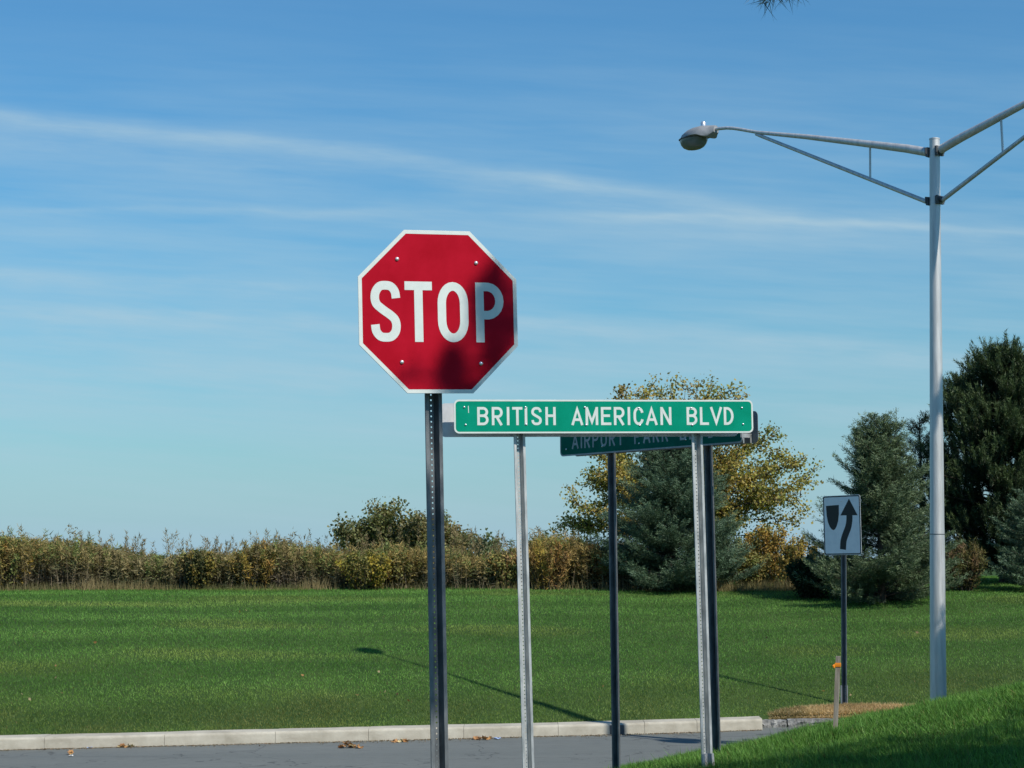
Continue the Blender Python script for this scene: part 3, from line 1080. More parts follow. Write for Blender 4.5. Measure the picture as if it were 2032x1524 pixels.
GOLD = [(.36, .26, .06), (.31, .235, .07), (.26, .22, .07), (.33, .215, .06)]
OLIVE = [(.17, .19, .06), (.23, .21, .07), (.28, .23, .08)]
RUST = [(.31, .19, .065), (.26, .175, .075), (.34, .24, .09)]
def shrubs():
    shrub(725, 33.9, 1092, .55, 'yellow leaved shrub among brown weeds left of the stop post', [(.30, .24, .04), (.22, .20, .05), (.16, .15, .05)], 101)
    shrub(800, 34.3, 1100, .42, 'olive gold shrub just left of the stop sign post', GOLD + OLIVE, 102)
    shrub(1085, 34.0, 1062, .50, 'feathery orange gold shrub right of the nearer street name post', RUST + GOLD, 103, spiky=True)
    shrub(1000, 34.2, 1094, .40, 'brown and green shrub between stop post and first name post', OLIVE + RUST, 104)
    shrub(1172, 34.4, 1080, .42, 'rust coloured shrub left of the dark name sign post', RUST, 105, spiky=True)
    shrub(1535, 35.5, 1030, .60, 'golden leafy shrub between the two spruces', GOLD, 106, per=230)
    shrub(1490, 34.6, 1090, .45, 'olive shrub beside the foot of the first spruce', OLIVE, 107)
    shrub(1462, 36.5, 1056, .6, 'muted yellow green shrub just behind the first spruce', OLIVE + GOLD, 114, per=240)
    shrub(1588, 34.2, 1062, .42, 'yellow green shrub left of the keep right sign', GOLD + OLIVE, 108)
    shrub(1612, 32.6, 1098, .48, 'low dark green shrub at the left foot of the spruce', [(.022, .042, .02), (.035, .055, .022)], 109, per=260)
    shrub(1912, 33.6, 1072, .42, 'brownish olive shrub between lamp post and dark pine', [(.15, .105, .055), (.12, .12, .045), (.17, .14, .06)], 110, spiky=True)
    shrub(8, 34.2, 1066, .55, 'gold topped shrub at the left edge of the weeds', GOLD + OLIVE, 111)
    shrub(395, 34.1, 1088, .42, 'dark leaved shrub in the middle of the left weeds', [(.06, .07, .03), (.10, .10, .035), (.20, .16, .04)], 112)
    shrub(510, 34.3, 1074, .5, 'golden brown shrub rising above the weeds on the left', GOLD + [(.12, .10, .05)], 113, spiky=True)
shrubs()

# ------------------------------------------------------------------ channel posts, bolts and lettering
def channel_post(name, top, bottom, facing, width=.083, mat='steel', parent=None, pitch=.0254, hole_r=.0048):
    """U channel sign post with a row of holes punched down its web; facing = direction the open side looks (angle about z)"""
    top, bottom = Vector(top), Vector(bottom)
    L = (top - bottom).length
    up = (top - bottom).normalized()
    f = Vector((math.sin(facing), -math.cos(facing), 0))
    f = (f - up * f.dot(up)).normalized()
    s = up.cross(f) * -1
    s = f.cross(up) * -1 if s.length < .5 else s
    s = Vector((math.cos(facing), math.sin(facing), 0))
    s = (s - up * s.dot(up)).normalized()
    dep, fl, wb, th = .036, .017, .026, .0035
    hw = width / 2
    # centre line of the section, x across, y depth (0 = front of flanges)
    line = [(-hw, .006), (-hw, 0), (-hw + fl, 0), (-wb / 2, dep), (wb / 2, dep), (hw - fl, 0), (hw, 0), (hw, .006)]
    m = MB()
    def pt(x, y, z):
        return bottom + s * x - f * y + up * z
    nseg = 4
    def sheet(i, j, off):
        vs, fs = [], []
        for k in range(nseg + 1):
            z = L * k / nseg
            for (x, y) in (line[i], line[j]):
                vs.append(pt(x, y + off, z))
        for k in range(nseg):
            fs.append((2 * k, 2 * k + 1, 2 * k + 3, 2 * k + 2))
        m.add(vs, fs)
    for i, j in ((0, 1), (1, 2), (2, 3), (4, 5), (5, 6), (6, 7)):
        sheet(i, j, 0)
        sheet(i, j, th)
    # web with real holes
    cells = max(1, int(L / pitch))
    pz = L / cells
    oct_ = [(math.cos(math.pi / 8 + math.pi / 4 * q) * hole_r, math.sin(math.pi / 8 + math.pi / 4 * q) * hole_r) for q in range(8)]
    for c in range(cells):
        zc = (c + .5) * pz
        outer = [(wb / 2, pz * .25), (wb / 4, pz / 2), (-wb / 4, pz / 2), (-wb / 2, pz * .25), (-wb / 2, -pz * .25), (-wb / 4, -pz / 2), (wb / 4, -pz / 2), (wb / 2, -pz * .25)]
        outer = [(wb / 2, pz / 2), (0, pz / 2), (-wb / 2, pz / 2), (-wb / 2, 0), (-wb / 2, -pz / 2), (0, -pz / 2), (wb / 2, -pz / 2), (wb / 2, 0)]
        inner = [(math.cos(math.pi / 4 * (q + 1)) * hole_r, math.sin(math.pi / 4 * (q + 1)) * hole_r) for q in range(8)]
        vs = [pt(x, dep, zc + z) for x, z in outer] + [pt(x, dep, zc + z) for x, z in inner] + [pt(x, dep + th, zc + z) for x, z in inner]
        fs = []
        for q in range(8):
            r = (q + 1) % 8
            fs += [(q, r, 8 + r, 8 + q), (8 + q, 8 + r, 16 + r, 16 + q)]
        m.add(vs, fs)
    me = bpy.data.meshes.new(name)
    me.from_pydata(m.v, [], m.f)
    me.materials.append(M[mat])
    o = bpy.data.objects.new(name, me)
    link(o, parent)
    if parent is not None:
        o.matrix_parent_inverse = parent.matrix_world.inverted()
    return o

def catmull(pts, n=6, closed=False):
    pts = [np.array(p, float) for p in pts]
    out = []
    m = len(pts)
    rngi = range(m if closed else m - 1)
    for i in rngi:
        p0 = pts[(i - 1) % m] if closed or i > 0 else 2 * pts[0] - pts[1]
        p1, p2 = pts[i], pts[(i + 1) % m]
        p3 = pts[(i + 2) % m] if closed or i + 2 < m else 2 * pts[-1] - pts[-2]
        for k in range(n):
            t = k / n
            out.append(.5 * ((2 * p1) + (-p0 + p2) * t + (2 * p0 - 5 * p1 + 4 * p2 - p3) * t * t + (-p0 + 3 * p1 - 3 * p2 + p3) * t ** 3))
    if not closed:
        out.append(pts[-1])
    return [tuple(p) for p in out]

def arc(cx, cy, rx, ry, a0, a1, n=10):
    return [(cx + rx * math.cos(math.radians(a0 + (a1 - a0) * i / n)), cy + ry * math.sin(math.radians(a0 + (a1 - a0) * i / n))) for i in range(n + 1)]

def glyph(ch, w, t):
    """centre line strokes (points, closed) for a road sign capital of height 1, width w, stroke t"""
    l, r, b, p = t / 2, w - t / 2, t / 2, 1 - t / 2
    W, Hh = r - l, p - b
    if ch == 'I':
        return [([(w / 2, 0), (w / 2, 1)], False)]
    if ch == 'T':
        return [([(0, p), (w, p)], False), ([(w / 2, 0), (w / 2, p)], False)]
    if ch == 'L':
        return [([(l, 1), (l, b), (w, b)], False)]
    if ch == 'H':
        return [([(l, 0), (l, 1)], False), ([(r, 0), (r, 1)], False), ([(l, .52), (r, .52)], False)]
    if ch == 'E':
        return [([(w, p), (l, p), (l, b), (w, b)], False), ([(l, .52), (w * .88, .52)], False)]
    if ch == 'N':
        return [([(l, 0), (l, 1)], False), ([(r, 0), (r, 1)], False), ([(l, .97), (r, .03)], False)]
    if ch == 'M':
        return [([(l, 0), (l, 1)], False), ([(r, 0), (r, 1)], False), ([(l, .95), (w / 2, .18), (r, .95)], False)]
    if ch == 'V':
        return [([(l * 1.05, 1), (w / 2, t * .8), (w - l * 1.05, 1)], False)]
    if ch == 'A':
        return [([(l, 0), (w / 2, 1 - t * .8), (r, 0)], False), ([(w * .24, .30), (w * .76, .30)], False)]
    if ch == 'K':
        return [([(l, 0), (l, 1)], False), ([(l, .38), (r, 1)], False), ([(l + W * .32, .56), (r, 0)], False)]
    if ch == 'O':
        ry = min(Hh * .33, W * .75)
        return [(arc(w / 2, p - ry, W / 2, ry, 0, 180, 14) + arc(w / 2, b + ry, W / 2, ry, 180, 360, 14), True)]
    if ch == 'C':
        ry = Hh * .36
        return [(arc(w / 2, p - ry, W / 2, ry, 12, 180, 12) + arc(w / 2, b + ry, W / 2, ry, 180, 348, 12), False)]
    if ch == 'D':
        rx = W * .72
        return [([(l, b), (l, p), (r - rx, p)] + arc(r - rx, .5, rx, Hh / 2, 84, -84, 14) + [(r - rx, b)], True)]
    if ch in 'PR':
        m = .455 if ch == 'P' else .47
        ry = (p - m) / 2
        s = [([(l, 0), (l, p), (r - ry * .9, p)] + arc(r - ry * .9, m + ry, ry * .9, ry, 84, -84, 10) + [(r - ry * .9, m), (l + t / 2, m)], False)]
        if ch == 'R':
            s.append(([(l + W * .42, m), (r, 0)], False))
        return s
    if ch == 'B':
        m = .52
        r1, r2 = (p - m) / 2, (m - b) / 2
        return [([(l, b), (l, p), (r - r1, p)] + arc(r - r1 - W * .04, m + r1, r1, r1, 84, -84, 8) + [(l + t / 2, m)], False),
                ([(l, m), (r - r2, m)] + arc(r - r2, b + r2, r2, r2, 84, -84, 8) + [(r - r2, b), (l - t / 2, b)], False)]
    if ch == 'S':
        q = [(1, .755), (.95, .885), (.76, .98), (.5, 1), (.24, .98), (.05, .88), (0, .755), (.07, .645), (.27, .565), (.5, .495),
             (.74, .425), (.93, .345), (1, .235), (.95, .11), (.76, .02), (.5, 0), (.24, .02), (.05, .115), (0, .245)]
        return [(catmull([(l + x * W, b + y * Hh) for x, y in q], 4), False)]
    return []

def stroke_strip(pts, t, closed):
    pts = [np.array(p, float) for p in pts]
    q = [pts[0]]
    for p in pts[1:]:
        if np.linalg.norm(p - q[-1]) > 1e-5:
            q.append(p)
    if closed and np.linalg.norm(q[0] - q[-1]) < 1e-5:
        q.pop()
    n = len(q)
    L, R = [], []
    for i in range(n):
        a = q[i] - q[i - 1] if (i > 0 or closed) else q[1] - q[0]
        b = q[(i + 1) % n] - q[i] if (i < n - 1 or closed) else q[i] - q[i - 1]
        a, b = a / np.linalg.norm(a), b / np.linalg.norm(b)
        na, nb = np.array([-a[1], a[0]]), np.array([-b[1], b[0]])
        m = na + nb
        m = m / max(np.linalg.norm(m), 1e-6)
        k = t / 2 / max(m.dot(na), .38)
        L.append(q[i] + m * k); R.append(q[i] - m * k)
    fs = [(i, (i + 1) % n, n + (i + 1) % n, n + i) for i in range(n if closed else n - 1)]
    return L + R, fs

def letter(ch, x0, z0, w, h, t, y, parent, mat='white'):
    m = MB()
    for i, (pts, closed) in enumerate(glyph(ch, w / h, t / h)):
        v, f = stroke_strip(pts, t / h, closed)
        m.add([(x0 + p[0] * h, y - .0002 * i, z0 + p[1] * h) for p in v], f)
    o = m.build('letter', M[mat], parent)
    return o

def rounded(w, h, r, n=6, cx=0, cz=0):
    pts = []
    for (sx, sz, a) in ((1, 1, 0), (-1, 1, 90), (-1, -1, 180), (1, -1, 270)):
        for i in range(n + 1):
            t = math.radians(a + 90 * i / n)
            pts.append((cx + sx * (w / 2 - r) + r * math.cos(t), cz + sz * (h / 2 - r) + r * math.sin(t)))
    return pts

def bolts(spots, parent, y, r=.008, mat='bolt'):
    me = None
    for (x, z) in spots:
        if me is None:
            m = MB()
            vs, fs = [], []
            prof = [(1.0, 0), (1.0, .35), (.8, .7), (.45, .92), (.12, 1.0)]
            n = 10
            for (rr, hh) in prof:
                for j in range(n):
                    a = 2 * math.pi * j / n
                    vs.append((r * rr * math.cos(a), -r * .75 * hh, r * rr * math.sin(a)))
            for i in range(len(prof) - 1):
                for j in range(n):
                    fs.append((i * n + j, i * n + (j + 1) % n, (i + 1) * n + (j + 1) % n, (i + 1) * n + j))
            fs.append(tuple(range((len(prof) - 1) * n, len(prof) * n)))
            me = m.add(vs, fs).mesh('bolt', M[mat], True)
        o = bpy.data.objects.new('bolt', me)
        o.location = (x, y, z)
        link(o, parent)

# ------------------------------------------------------------------ stop sign
def stop_sign():
    d = 8.9
    c = at(870.5, 618.5, d)
    turn = math.radians(17)             # the face looks a little to the right of the viewer
    root = empty('stop_sign', (c[0], c[1], c[2]), (0, math.radians(-1.0), turn))
    tag(root, 'red octagonal stop sign on a steel channel post in the foreground', 'stop sign')
    bpy.context.view_layer.update()
    W = .768
    def octa(w):
        r = w / 2 / math.cos(math.pi / 8)
        return [(r * math.cos(math.pi / 8 + i * math.pi / 4), r * math.sin(math.pi / 8 + i * math.pi / 4)) for i in range(8)]
    MB().plate(octa(W), -.0015, .0015).build('plate', M['alu'], root)
    face = MB().plate(octa(W - .037), -.0021, -.0016).build('red_face', M['red'], root)
    MB().ring(octa(W - .002), octa(W - .0365), -.0024, -.0016).build('white_border', M['white'], root)
    z0, h, t = -.1435, .284, .0405
    S = W / 1060.0 * 1.0
    for ch, a, b in (('S', 160, 355), ('T', 385, 567), ('O', 603, 808), ('P', 858, 1048)):
        letter(ch, (a - 610) * S, z0, (b - a) * S, h, t, -.0030, face)
    bolts([((x - 610) * S, (634 - z) * S) for x, z in ((340, 296), (868, 312), (358, 963), (885, 970))], root, -.0024, .0095)
    # cross straps and post behind the plate
    for z in (.245, -.245):
        MB().box((0, .014, z), (.46, .024, .035)).build('cross_strap', M['steel'], root)
    def world(p):
        return root.matrix_world @ Vector(p)
    bot = at(873.5, 1524, d + .062)
    topl = at(860.5, 782, d + .062)
    dirv = (Vector(topl) - Vector(bot)).normalized()
    topw = Vector(topl) + dirv * .70
    base = Vector(bot) - dirv * .75
    channel_post('post', topw, base, turn + math.radians(6), .084, 'steel_shaded', root, hole_r=.0046)
stop_sign()

# ------------------------------------------------------------------ street name signs
def green_plate(parent, w, h, y, text=None, back=False, green='green', white='white'):
    """a sheeted sign blank in local x, z with its print towards -y"""
    pl = MB().plate(rounded(w, h, .035), y - .0013, y + .0013).build('plate', M['alu'], parent)
    if back:
        return pl
    gf = MB().plate(rounded(w - .024, h - .024, .024), y - .0021, y - .0015).build('green_face', M[green], pl)
    MB().ring(rounded(w - .002, h - .002, .034), rounded(w - .0235, h - .0235, .0245), y - .0026, y - .0015).build('white_border', M[white], pl)
    for ch, a, b, hh, zc in text:
        t = .0178
        letter(ch, a, zc - hh / 2, b - a, hh, t, y - .0030, pl, white)
    return pl

def british_sign():
    d = 13.2
    c = at(1202.0, 826.5, d)
    turn = math.radians(11)
    root = empty('street_name_sign', tuple(c), (0, math.radians(-.35), turn))
    tag(root, 'bright green street name sign reading British American Blvd on two steel posts', 'street sign')
    bpy.context.view_layer.update()
    W, h = 2.125, .2325
    S = W / 1788.0
    txt = []
    for ch, a, b in (('B', 265, 331), ('R', 350, 414), ('I', 438, 453), ('T', 470, 530), ('I', 543, 558), ('S', 582, 643), ('H', 665, 726),
                     ('A', 817, 890), ('M', 903, 978), ('E', 995, 1056), ('R', 1072, 1136), ('I', 1155, 1170), ('C', 1190, 1251), ('A', 1262, 1336), ('N', 1352, 1419),
                     ('B', 1511, 1576), ('L', 1592, 1646), ('V', 1653, 1730), ('D', 1738, 1798)):
        txt.append((ch, (a - 1024) * S, (b - 1024) * S, 105 * S, (195.5 - 193) * S))
    pl = green_plate(root, W, h, 0.0, txt)
    # small scrape in the sheeting near the left end
    MB().plate([((212 - 1024) * S, .085 - .012), ((216 - 1024) * S, .085 - .012), ((217 - 1024) * S, .025), ((213 - 1024) * S, .025)], -.0031, -.0030).build('scrape', M['white'], pl)
    bolts([((x - 1024) * S, (196 - z) * S) for x, z in ((190, 142), (197, 243), (548, 142), (551, 242), (899, 143), (905, 245), (1222, 147), (1227, 247), (1538, 147), (1545, 247), (1850, 145), (1855, 242))],
          root, -.0026, .0075)
    # blank of the second face, its bare back towards the viewer
    bk = MB().plate(rounded(W, h, .035, cx=-.075, cz=-.016), .118, .1205).build('rear_plate', M['alu'], root)
    bolts([(-1.06, -.055), (.90, -.055)], bk, .1175, .006)
    # posts stand between the two faces
    for (tx, bx) in ((1031, 1049), (1383.5, 1404)):
        dd = d + (.062 + (tx - 1203) / 286 * math.sin(turn))
        top, bot = Vector(at(tx, 862, dd)), Vector(at(bx, 1520, dd))
        dv = (top - bot).normalized()
        channel_post('post', top + dv * .20, bot - dv * .35, turn + math.radians(10), .083, 'steel', root, hole_r=.0044)
    # ground stubs the posts are bolted to
    for bx in (1407,):
        dd = d + .10
        b0, b1 = Vector(at(bx, 1524, dd + .02)), Vector(at(bx - 2, 1496, dd + .02))
        dv = (b1 - b0).normalized()
        channel_post('ground_stub', b1, b0 - dv * .35, turn + math.radians(10), .088, 'steel_old', root, hole_r=.0044)
british_sign()

def airport_sign():
    L = np.array(at(1112, 905, 15.45)); R = np.array(at(1474, 880, 13.78))
    z = .5 * (L[2] + R[2])
    c = .5 * (L + R)
    ang = math.atan2(R[1] - L[1], R[0] - L[0])
    W, h = float(np.hypot(R[0] - L[0], R[1] - L[1])), .2325
    root = empty('street_name_sign', (c[0], c[1], z + h / 2), (0, 0, ang))
    tag(root, 'shaded dark green street name sign reading Airport Park, tucked behind the bright one', 'street sign')
    bpy.context.view_layer.update()
    txt, x = [], -W / 2 + .15
    for ch in 'AIRPORT PARK BLVD':
        w = {'I': .0175, ' ': .075, 'A': .088, 'T': .07, 'L': .064, 'V': .09}.get(ch, .076)
        if ch != ' ':
            txt.append((ch, x, x + w, .125, .0))
        x += w + .026
    pl = green_plate(root, W, h, 0, txt, green='green_shaded', white='white_shaded')
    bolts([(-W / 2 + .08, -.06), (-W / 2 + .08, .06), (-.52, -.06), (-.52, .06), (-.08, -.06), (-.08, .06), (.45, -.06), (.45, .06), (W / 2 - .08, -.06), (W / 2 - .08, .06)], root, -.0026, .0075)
    MB().plate(rounded(W, h, .035, cx=.05), .105, .108).build('rear_plate', M['alu_shaded'], root)
    # strap that ties the faces together at the near end
    m = MB()
    m.box((W / 2 - .01, .045, -.062), (.004, .11, .03)).box((W / 2 - .01, .09, -.085), (.004, .012, .06)).box((W / 2 - .012, .02, -.09), (.004, .01, .055))
    m.build('strap', M['steel'], root)
    for tx, bx, ddx in ((1212, 1221.5, 0), (1404, 1421, 0)):
        u = (tx - 1112) / 362.0
        # position along the sign from the pixel column
        f = 0.0
        lo, hi = 0.0, 1.0
        for _ in range(30):
            f = (lo + hi) / 2
            p = L + (R - L) * f
            px = 1016 + FPX * p[0] / p[1] / math.cos(PITCH)
            if px < tx:
                lo = f
            else:
                hi = f
        p = L + (R - L) * f
        dd = p[1] + .045
        top, bot = Vector(at(tx, 890, dd)), Vector(at(bx, 1510, dd))
        dv = (top - bot).normalized()
        channel_post('post', top + dv * .2, bot - dv * .5, ang, .083, 'steel_deep_shade', root, hole_r=.0044)
airport_sign()

# ------------------------------------------------------------------ keep right sign
def keep_right():
    d = 24.6
    c = at(1671, 1042, d)
    turn = math.radians(-49)
    root = empty('keep_right_sign', tuple(c), (0, math.radians(-.3), turn))
    tag(root, 'white keep right sign with black arrow, on a thin post', 'road sign')
    bpy.context.view_layer.update()
    W, h = .61, .762
    pl = MB().plate(rounded(W, h, .03), -.0015, .0015).build('plate', M['alu'], root)
    fc = MB().plate(rounded(W - .004, h - .004, .028), -.0022, -.0016).build('white_face', M['white_new'], pl)
    MB().ring(rounded(W - .012, h - .012, .026), rounded(W - .040, h - .040, .016), -.0030, -.0024).build('black_border', M['black'], pl)
    def P(x, z):
        return ((x - 246.5) / 167.0 * W, (1037.5 - z) / 315.0 * h)
    isl = [P(235, 930), P(177, 933)] + [P(*p) for p in ((179, 985), (184, 1020), (192, 1045), (200, 1058), (208, 1063), (215, 1058), (223, 1042), (230, 1015), (234, 980))]
    MB().plate(isl, -.0031, -.0024).build('island_mark', M['black'], pl)
    cl = catmull([P(*p) for p in ((281, 984), (280, 1015), (274, 1050), (262, 1085), (252, 1120), (248, 1166))], 5)
    m = MB()
    v, f = stroke_strip(cl, .098, False)
    m.add([(p[0], -.0031, p[1]) for p in v], f)
    m.add([(p[0], -.0033, p[1]) for p in (P(281, 899), P(241, 986), P(317, 988))], [(0, 1, 2)])
    m.build('arrow', M['black'], pl)
    bolts([P(247, 910), P(250, 1180)], root, -.0031, .008)
    top, bot = Vector(at(1673.5, 1099, d + .035)), Vector(at(1675, 1398, d + .035))
    dv = (top - bot).normalized()
    channel_post('post', top + dv * .70, bot - dv * .25, turn, .083, 'steel_shaded', root, pitch=.05)
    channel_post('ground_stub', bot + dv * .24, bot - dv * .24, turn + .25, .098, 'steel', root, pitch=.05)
keep_right()

# ------------------------------------------------------------------ marker stake
def stake():
    top, bot = Vector(at(1663.5, 1302, 14.0)), Vector(at(1657.5, 1442, 14.0))
    dv = (top - bot).normalized()
    root = empty('marker_stake', tuple(bot))
    tag(root, 'weathered wooden stake with orange tape near the low stone kerb', 'stake')
    bpy.context.view_layer.update()
    def prof(p, r, tw=0.0):
        return [p + Vector((math.cos(a + tw) * r, math.sin(a + tw) * r, 0)) for a in (0.5, 2.07, 3.64, 5.21)]
    m = MB()
    vs, fs = [], []
    n = 9
    for i in range(n + 1):
        p = bot - dv * .2 + dv * (((top - bot).length + .2) * i / n) - bot
        w = .0235 + random.uniform(-.0015, .0015)
        vs += prof(p + Vector((random.uniform(-.0015, .0015), random.uniform(-.0015, .0015), 0)), w, .06 * i / n)
    for i in range(n):
        for j in range(4):
            fs.append((i * 4 + j, i * 4 + (j + 1) % 4, (i + 1) * 4 + (j + 1) % 4, (i + 1) * 4 + j))
    fs += [(3, 2, 1, 0), tuple(n * 4 + j for j in range(4))]
    m.add(vs, fs).build('shaft', M['wood'], root)
    p = bot + dv * ((top - bot).length * .875) - bot
    m = MB()
    vs, fs = [], []
    for i, dz in enumerate((-.014, -.004, .006, .016)):
        vs += prof(p + Vector((0, 0, dz)), .0275 + (.002 if i in (1, 2) else 0), .05)
    for i in range(3):
        for j in range(4):
            fs.append((i * 4 + j, i * 4 + (j + 1) % 4, (i + 1) * 4 + (j + 1) % 4, (i + 1) * 4 + j))
    m.add(vs, fs)
    m.tube([p + Vector((-.026, -.01, 0)), p + Vector((-.036, -.014, -.008)), p + Vector((-.03, -.02, -.022))], [.009, .010, .004], 6)
    m.build('tape', M['tape'], root)
stake()

# ------------------------------------------------------------------ double arm street lamp
def street_lamp():
    d = 20.0
    top, bot = Vector(at(1854.5, 277, d)), Vector(at(1862, 1405, d))
    dv = (top - bot).normalized()
    root = empty('street_lamp', tuple(bot))
    tag(root, 'tall aluminium street lamp with two trussed arms', 'street lamp')
    bpy.context.view_layer.update()
    o = bot
    L = (top - bot).length
    zs = [-.4, 0, .3 * L, .312 * L, .6 * L, .85 * L, L]
    rad = [.086, .085, .0765, .0745, .066, .058, .054]
    m = MB()
    m.tube([dv * z for z in zs], rad, 28)
    m.build('pole', M['pole'], root, smooth=True)
    MB().tube([dv * (L - .001), dv * (L + .012), dv * (L + .02)], [.057, .057, .03], 24).build('cap', M['pole'], root, smooth=True)
    MB().tube([dv * (.3 * L - .004), dv * (.3 * L + .004)], [.0785, .0785], 24).build('joint_ring', M['clamp'], root, smooth=True)
    D = Vector((-.656, .755, 0))
    def arm_pt(px, py):
        """point above the arm line (through the pole along D) that is seen at the pixel"""
        r = CAMR @ np.array([(px - 1016) / FPX, (762 - py) / FPX, -1.0])
        ux = r[0] / r[1]
        P0 = bot + dv * (L * .93)
        s = (P0.x - ux * P0.y) / (ux * D.y - D.x)
        q = P0 + D * s
        return Vector(at(px, py, q.y)), s
    def pt(px, py):
        return arm_pt(px, py)[0] - o
    def mirror(v):
        """the same point on the opposite arm"""
        P0 = bot + dv * (L * .93) - o
        w = v - P0
        k = w.x * D.x + w.y * D.y
        return v - D * (2 * k)
    sideN = Vector((-D.y, D.x, 0))
    def strut_at(px):
        """point of the straight strut below pixel column px of the far arm"""
        A, B = pt(1848, 404), pt(1500, 266)
        best = None
        for i in range(401):
            q = A.lerp(B, i / 400) + o
            c = CAMR.T @ (np.array(q) - np.array([0, 0, EYE]))
            e = abs(1016 - FPX * c[0] / c[2] - px)
            if best is None or e < best[0]:
                best = (e, q - o)
        return best[1]
    for side in ('far', 'near'):
        T = (lambda v: v) if side == 'far' else mirror
        Dd = D if side == 'far' else -D
        arm = empty('arm', (0, 0, 0), parent=root)
        # main tapered tube
        MB().tube([T(p) for p in (pt(1846, 303), pt(1800, 295), pt(1700, 283), pt(1600, 271.5), pt(1500, 262.5))], [.047, .046, .037, .029, .021], 18).build('arm_tube', M['pole'], arm, smooth=True)
        # slender curved end carrying the lamp head
        MB().tube([T(p) for p in (pt(1505, 263), pt(1485, 259.5), pt(1468, 256.5), pt(1455, 254.6), pt(1442, 254), pt(1430, 255), pt(1415, 257))], .0195, 14).build('arm_tip', M['pole'], arm, smooth=True)
        MB().tube([T(pt(1848, 404).lerp(pt(1500, 266), q)) for q in (0, .33, .66, .97, 1)], [.025, .023, .0215, .02, .017], 14).build('arm_strut', M['pole'], arm, smooth=True)
        MB().tube([T(p) for p in (pt(1726.5, 290), strut_at(1726.5))], .0125, 10).build('arm_brace', M['pole'], arm, smooth=True)
        # clamps on the pole
        for (py, hh) in ((302, .10), (402, .085)):
            p = pt(1843, py)
            k = L - (py - 277) / 190.0
            c = dv * k
            m = MB()
            m.tube([c + Dd * .05, c + Dd * .085, c + Dd * .10], [.050 if hh > .09 else .036] * 2 + [.03], 12)
            m.box(c + Dd * .06, (.03, .12, hh), Matrix.Rotation(math.atan2(Dd.y, Dd.x), 3, 'Z'))
            for sg in (-1, 1):
                m.tube([c + Dd * .07 + sideN * .062 * sg + Vector((0, 0, -.02)), c + Dd * .07 + sideN * .062 * sg + Vector((0, 0, .045))], .011, 8)
            m.build('clamp', M['clamp'], arm)
        # cobra head: lofted shell along the arm direction
        tipp = T(pt(1421, 257.5))
        head = empty('lamp_head', (0, 0, 0), parent=root)
        far_s = arm_pt(1352, 262)[1] - arm_pt(1421, 257.5)[1]
        ln = abs(far_s)
        # stations: distance, half width, top, bottom
        st = [(0.0, .045, .040, -.045), (.06, .062, .052, -.062), (.12, .085, .060, -.085), (.22, .125, .074, -.075), (.34, .150, .086, -.042), (.50, .160, .092, -.030), (.66, .150, .086, -.026), (.82, .115, .066, -.022), (.93, .070, .036, -.018), (1.0, .012, -.004, -.014)]
        n = 20
        vs, fs = [], []
        for (s_, hw, zt, zb) in st:
            c = tipp + Dd * (s_ * ln) + Vector((0, 0, .012 - .055 * s_))
            zm = zb + .012
            for j in range(n):
                a = 2 * math.pi * j / n
                ca, sa = math.cos(a), math.sin(a)
                y = hw * math.copysign(abs(ca) ** .8, ca)
                z = zm + (zt - zm) * sa ** .9 if sa >= 0 else zm + (zm - zb) * sa
                vs.append(c + sideN * y + Vector((0, 0, z)))
        for i in range(len(st) - 1):
            for j in range(n):
                fs.append((i * n + j, i * n + (j + 1) % n, (i + 1) * n + (j + 1) % n, (i + 1) * n + j))
        fs += [tuple(range(n - 1, -1, -1)), tuple(range((len(st) - 1) * n, len(st) * n))]
        MB().add(vs, fs).build('housing', M['housing'], head, smooth=True)
        # bowl shaped refractor underneath
        cc = tipp + Dd * (.645 * ln) + Vector((0, 0, -.045))
        vs, fs = [], []
        rings = [(1.0, 0.0), (.985, -.25), (.90, -.52), (.74, -.77), (.50, -.93), (.22, -1.0)]
        for (rr, zz) in rings:
            for j in range(n):
                a = 2 * math.pi * j / n
                vs.append(cc + Dd * (.335 * ln * rr * math.cos(a)) + sideN * (.142 * rr * math.sin(a)) + Vector((0, 0, .135 * zz)))
        for i in range(len(rings) - 1):
            for j in range(n):
                fs.append((i * n + j, i * n + (j + 1) % n, (i + 1) * n + (j + 1) % n, (i + 1) * n + j))
        fs.append(tuple(range((len(rings) - 1) * n, len(rings) * n)))
        MB().add(vs, fs).build('refractor', M['refractor'], head, smooth=True)
        vs2 = MB()
        vs2.tube([cc + Vector((0, 0, -.002)) + Dd * (.345 * ln * math.cos(2 * math.pi * j / 24)) + sideN * (.150 * math.sin(2 * math.pi * j / 24)) for j in range(25)], .006, 6, caps=False)
        vs2.build('rim', M['clamp'], head, smooth=True)
        pc = tipp + Dd * (.36 * ln) + Vector((0, 0, .075))
        MB().tube([pc, pc + Vector((0, 0, .045)), pc + Vector((0, 0, .062))], [.032, .032, .018], 14).build('photocell', M['bolt'], head, smooth=True)
street_lamp()

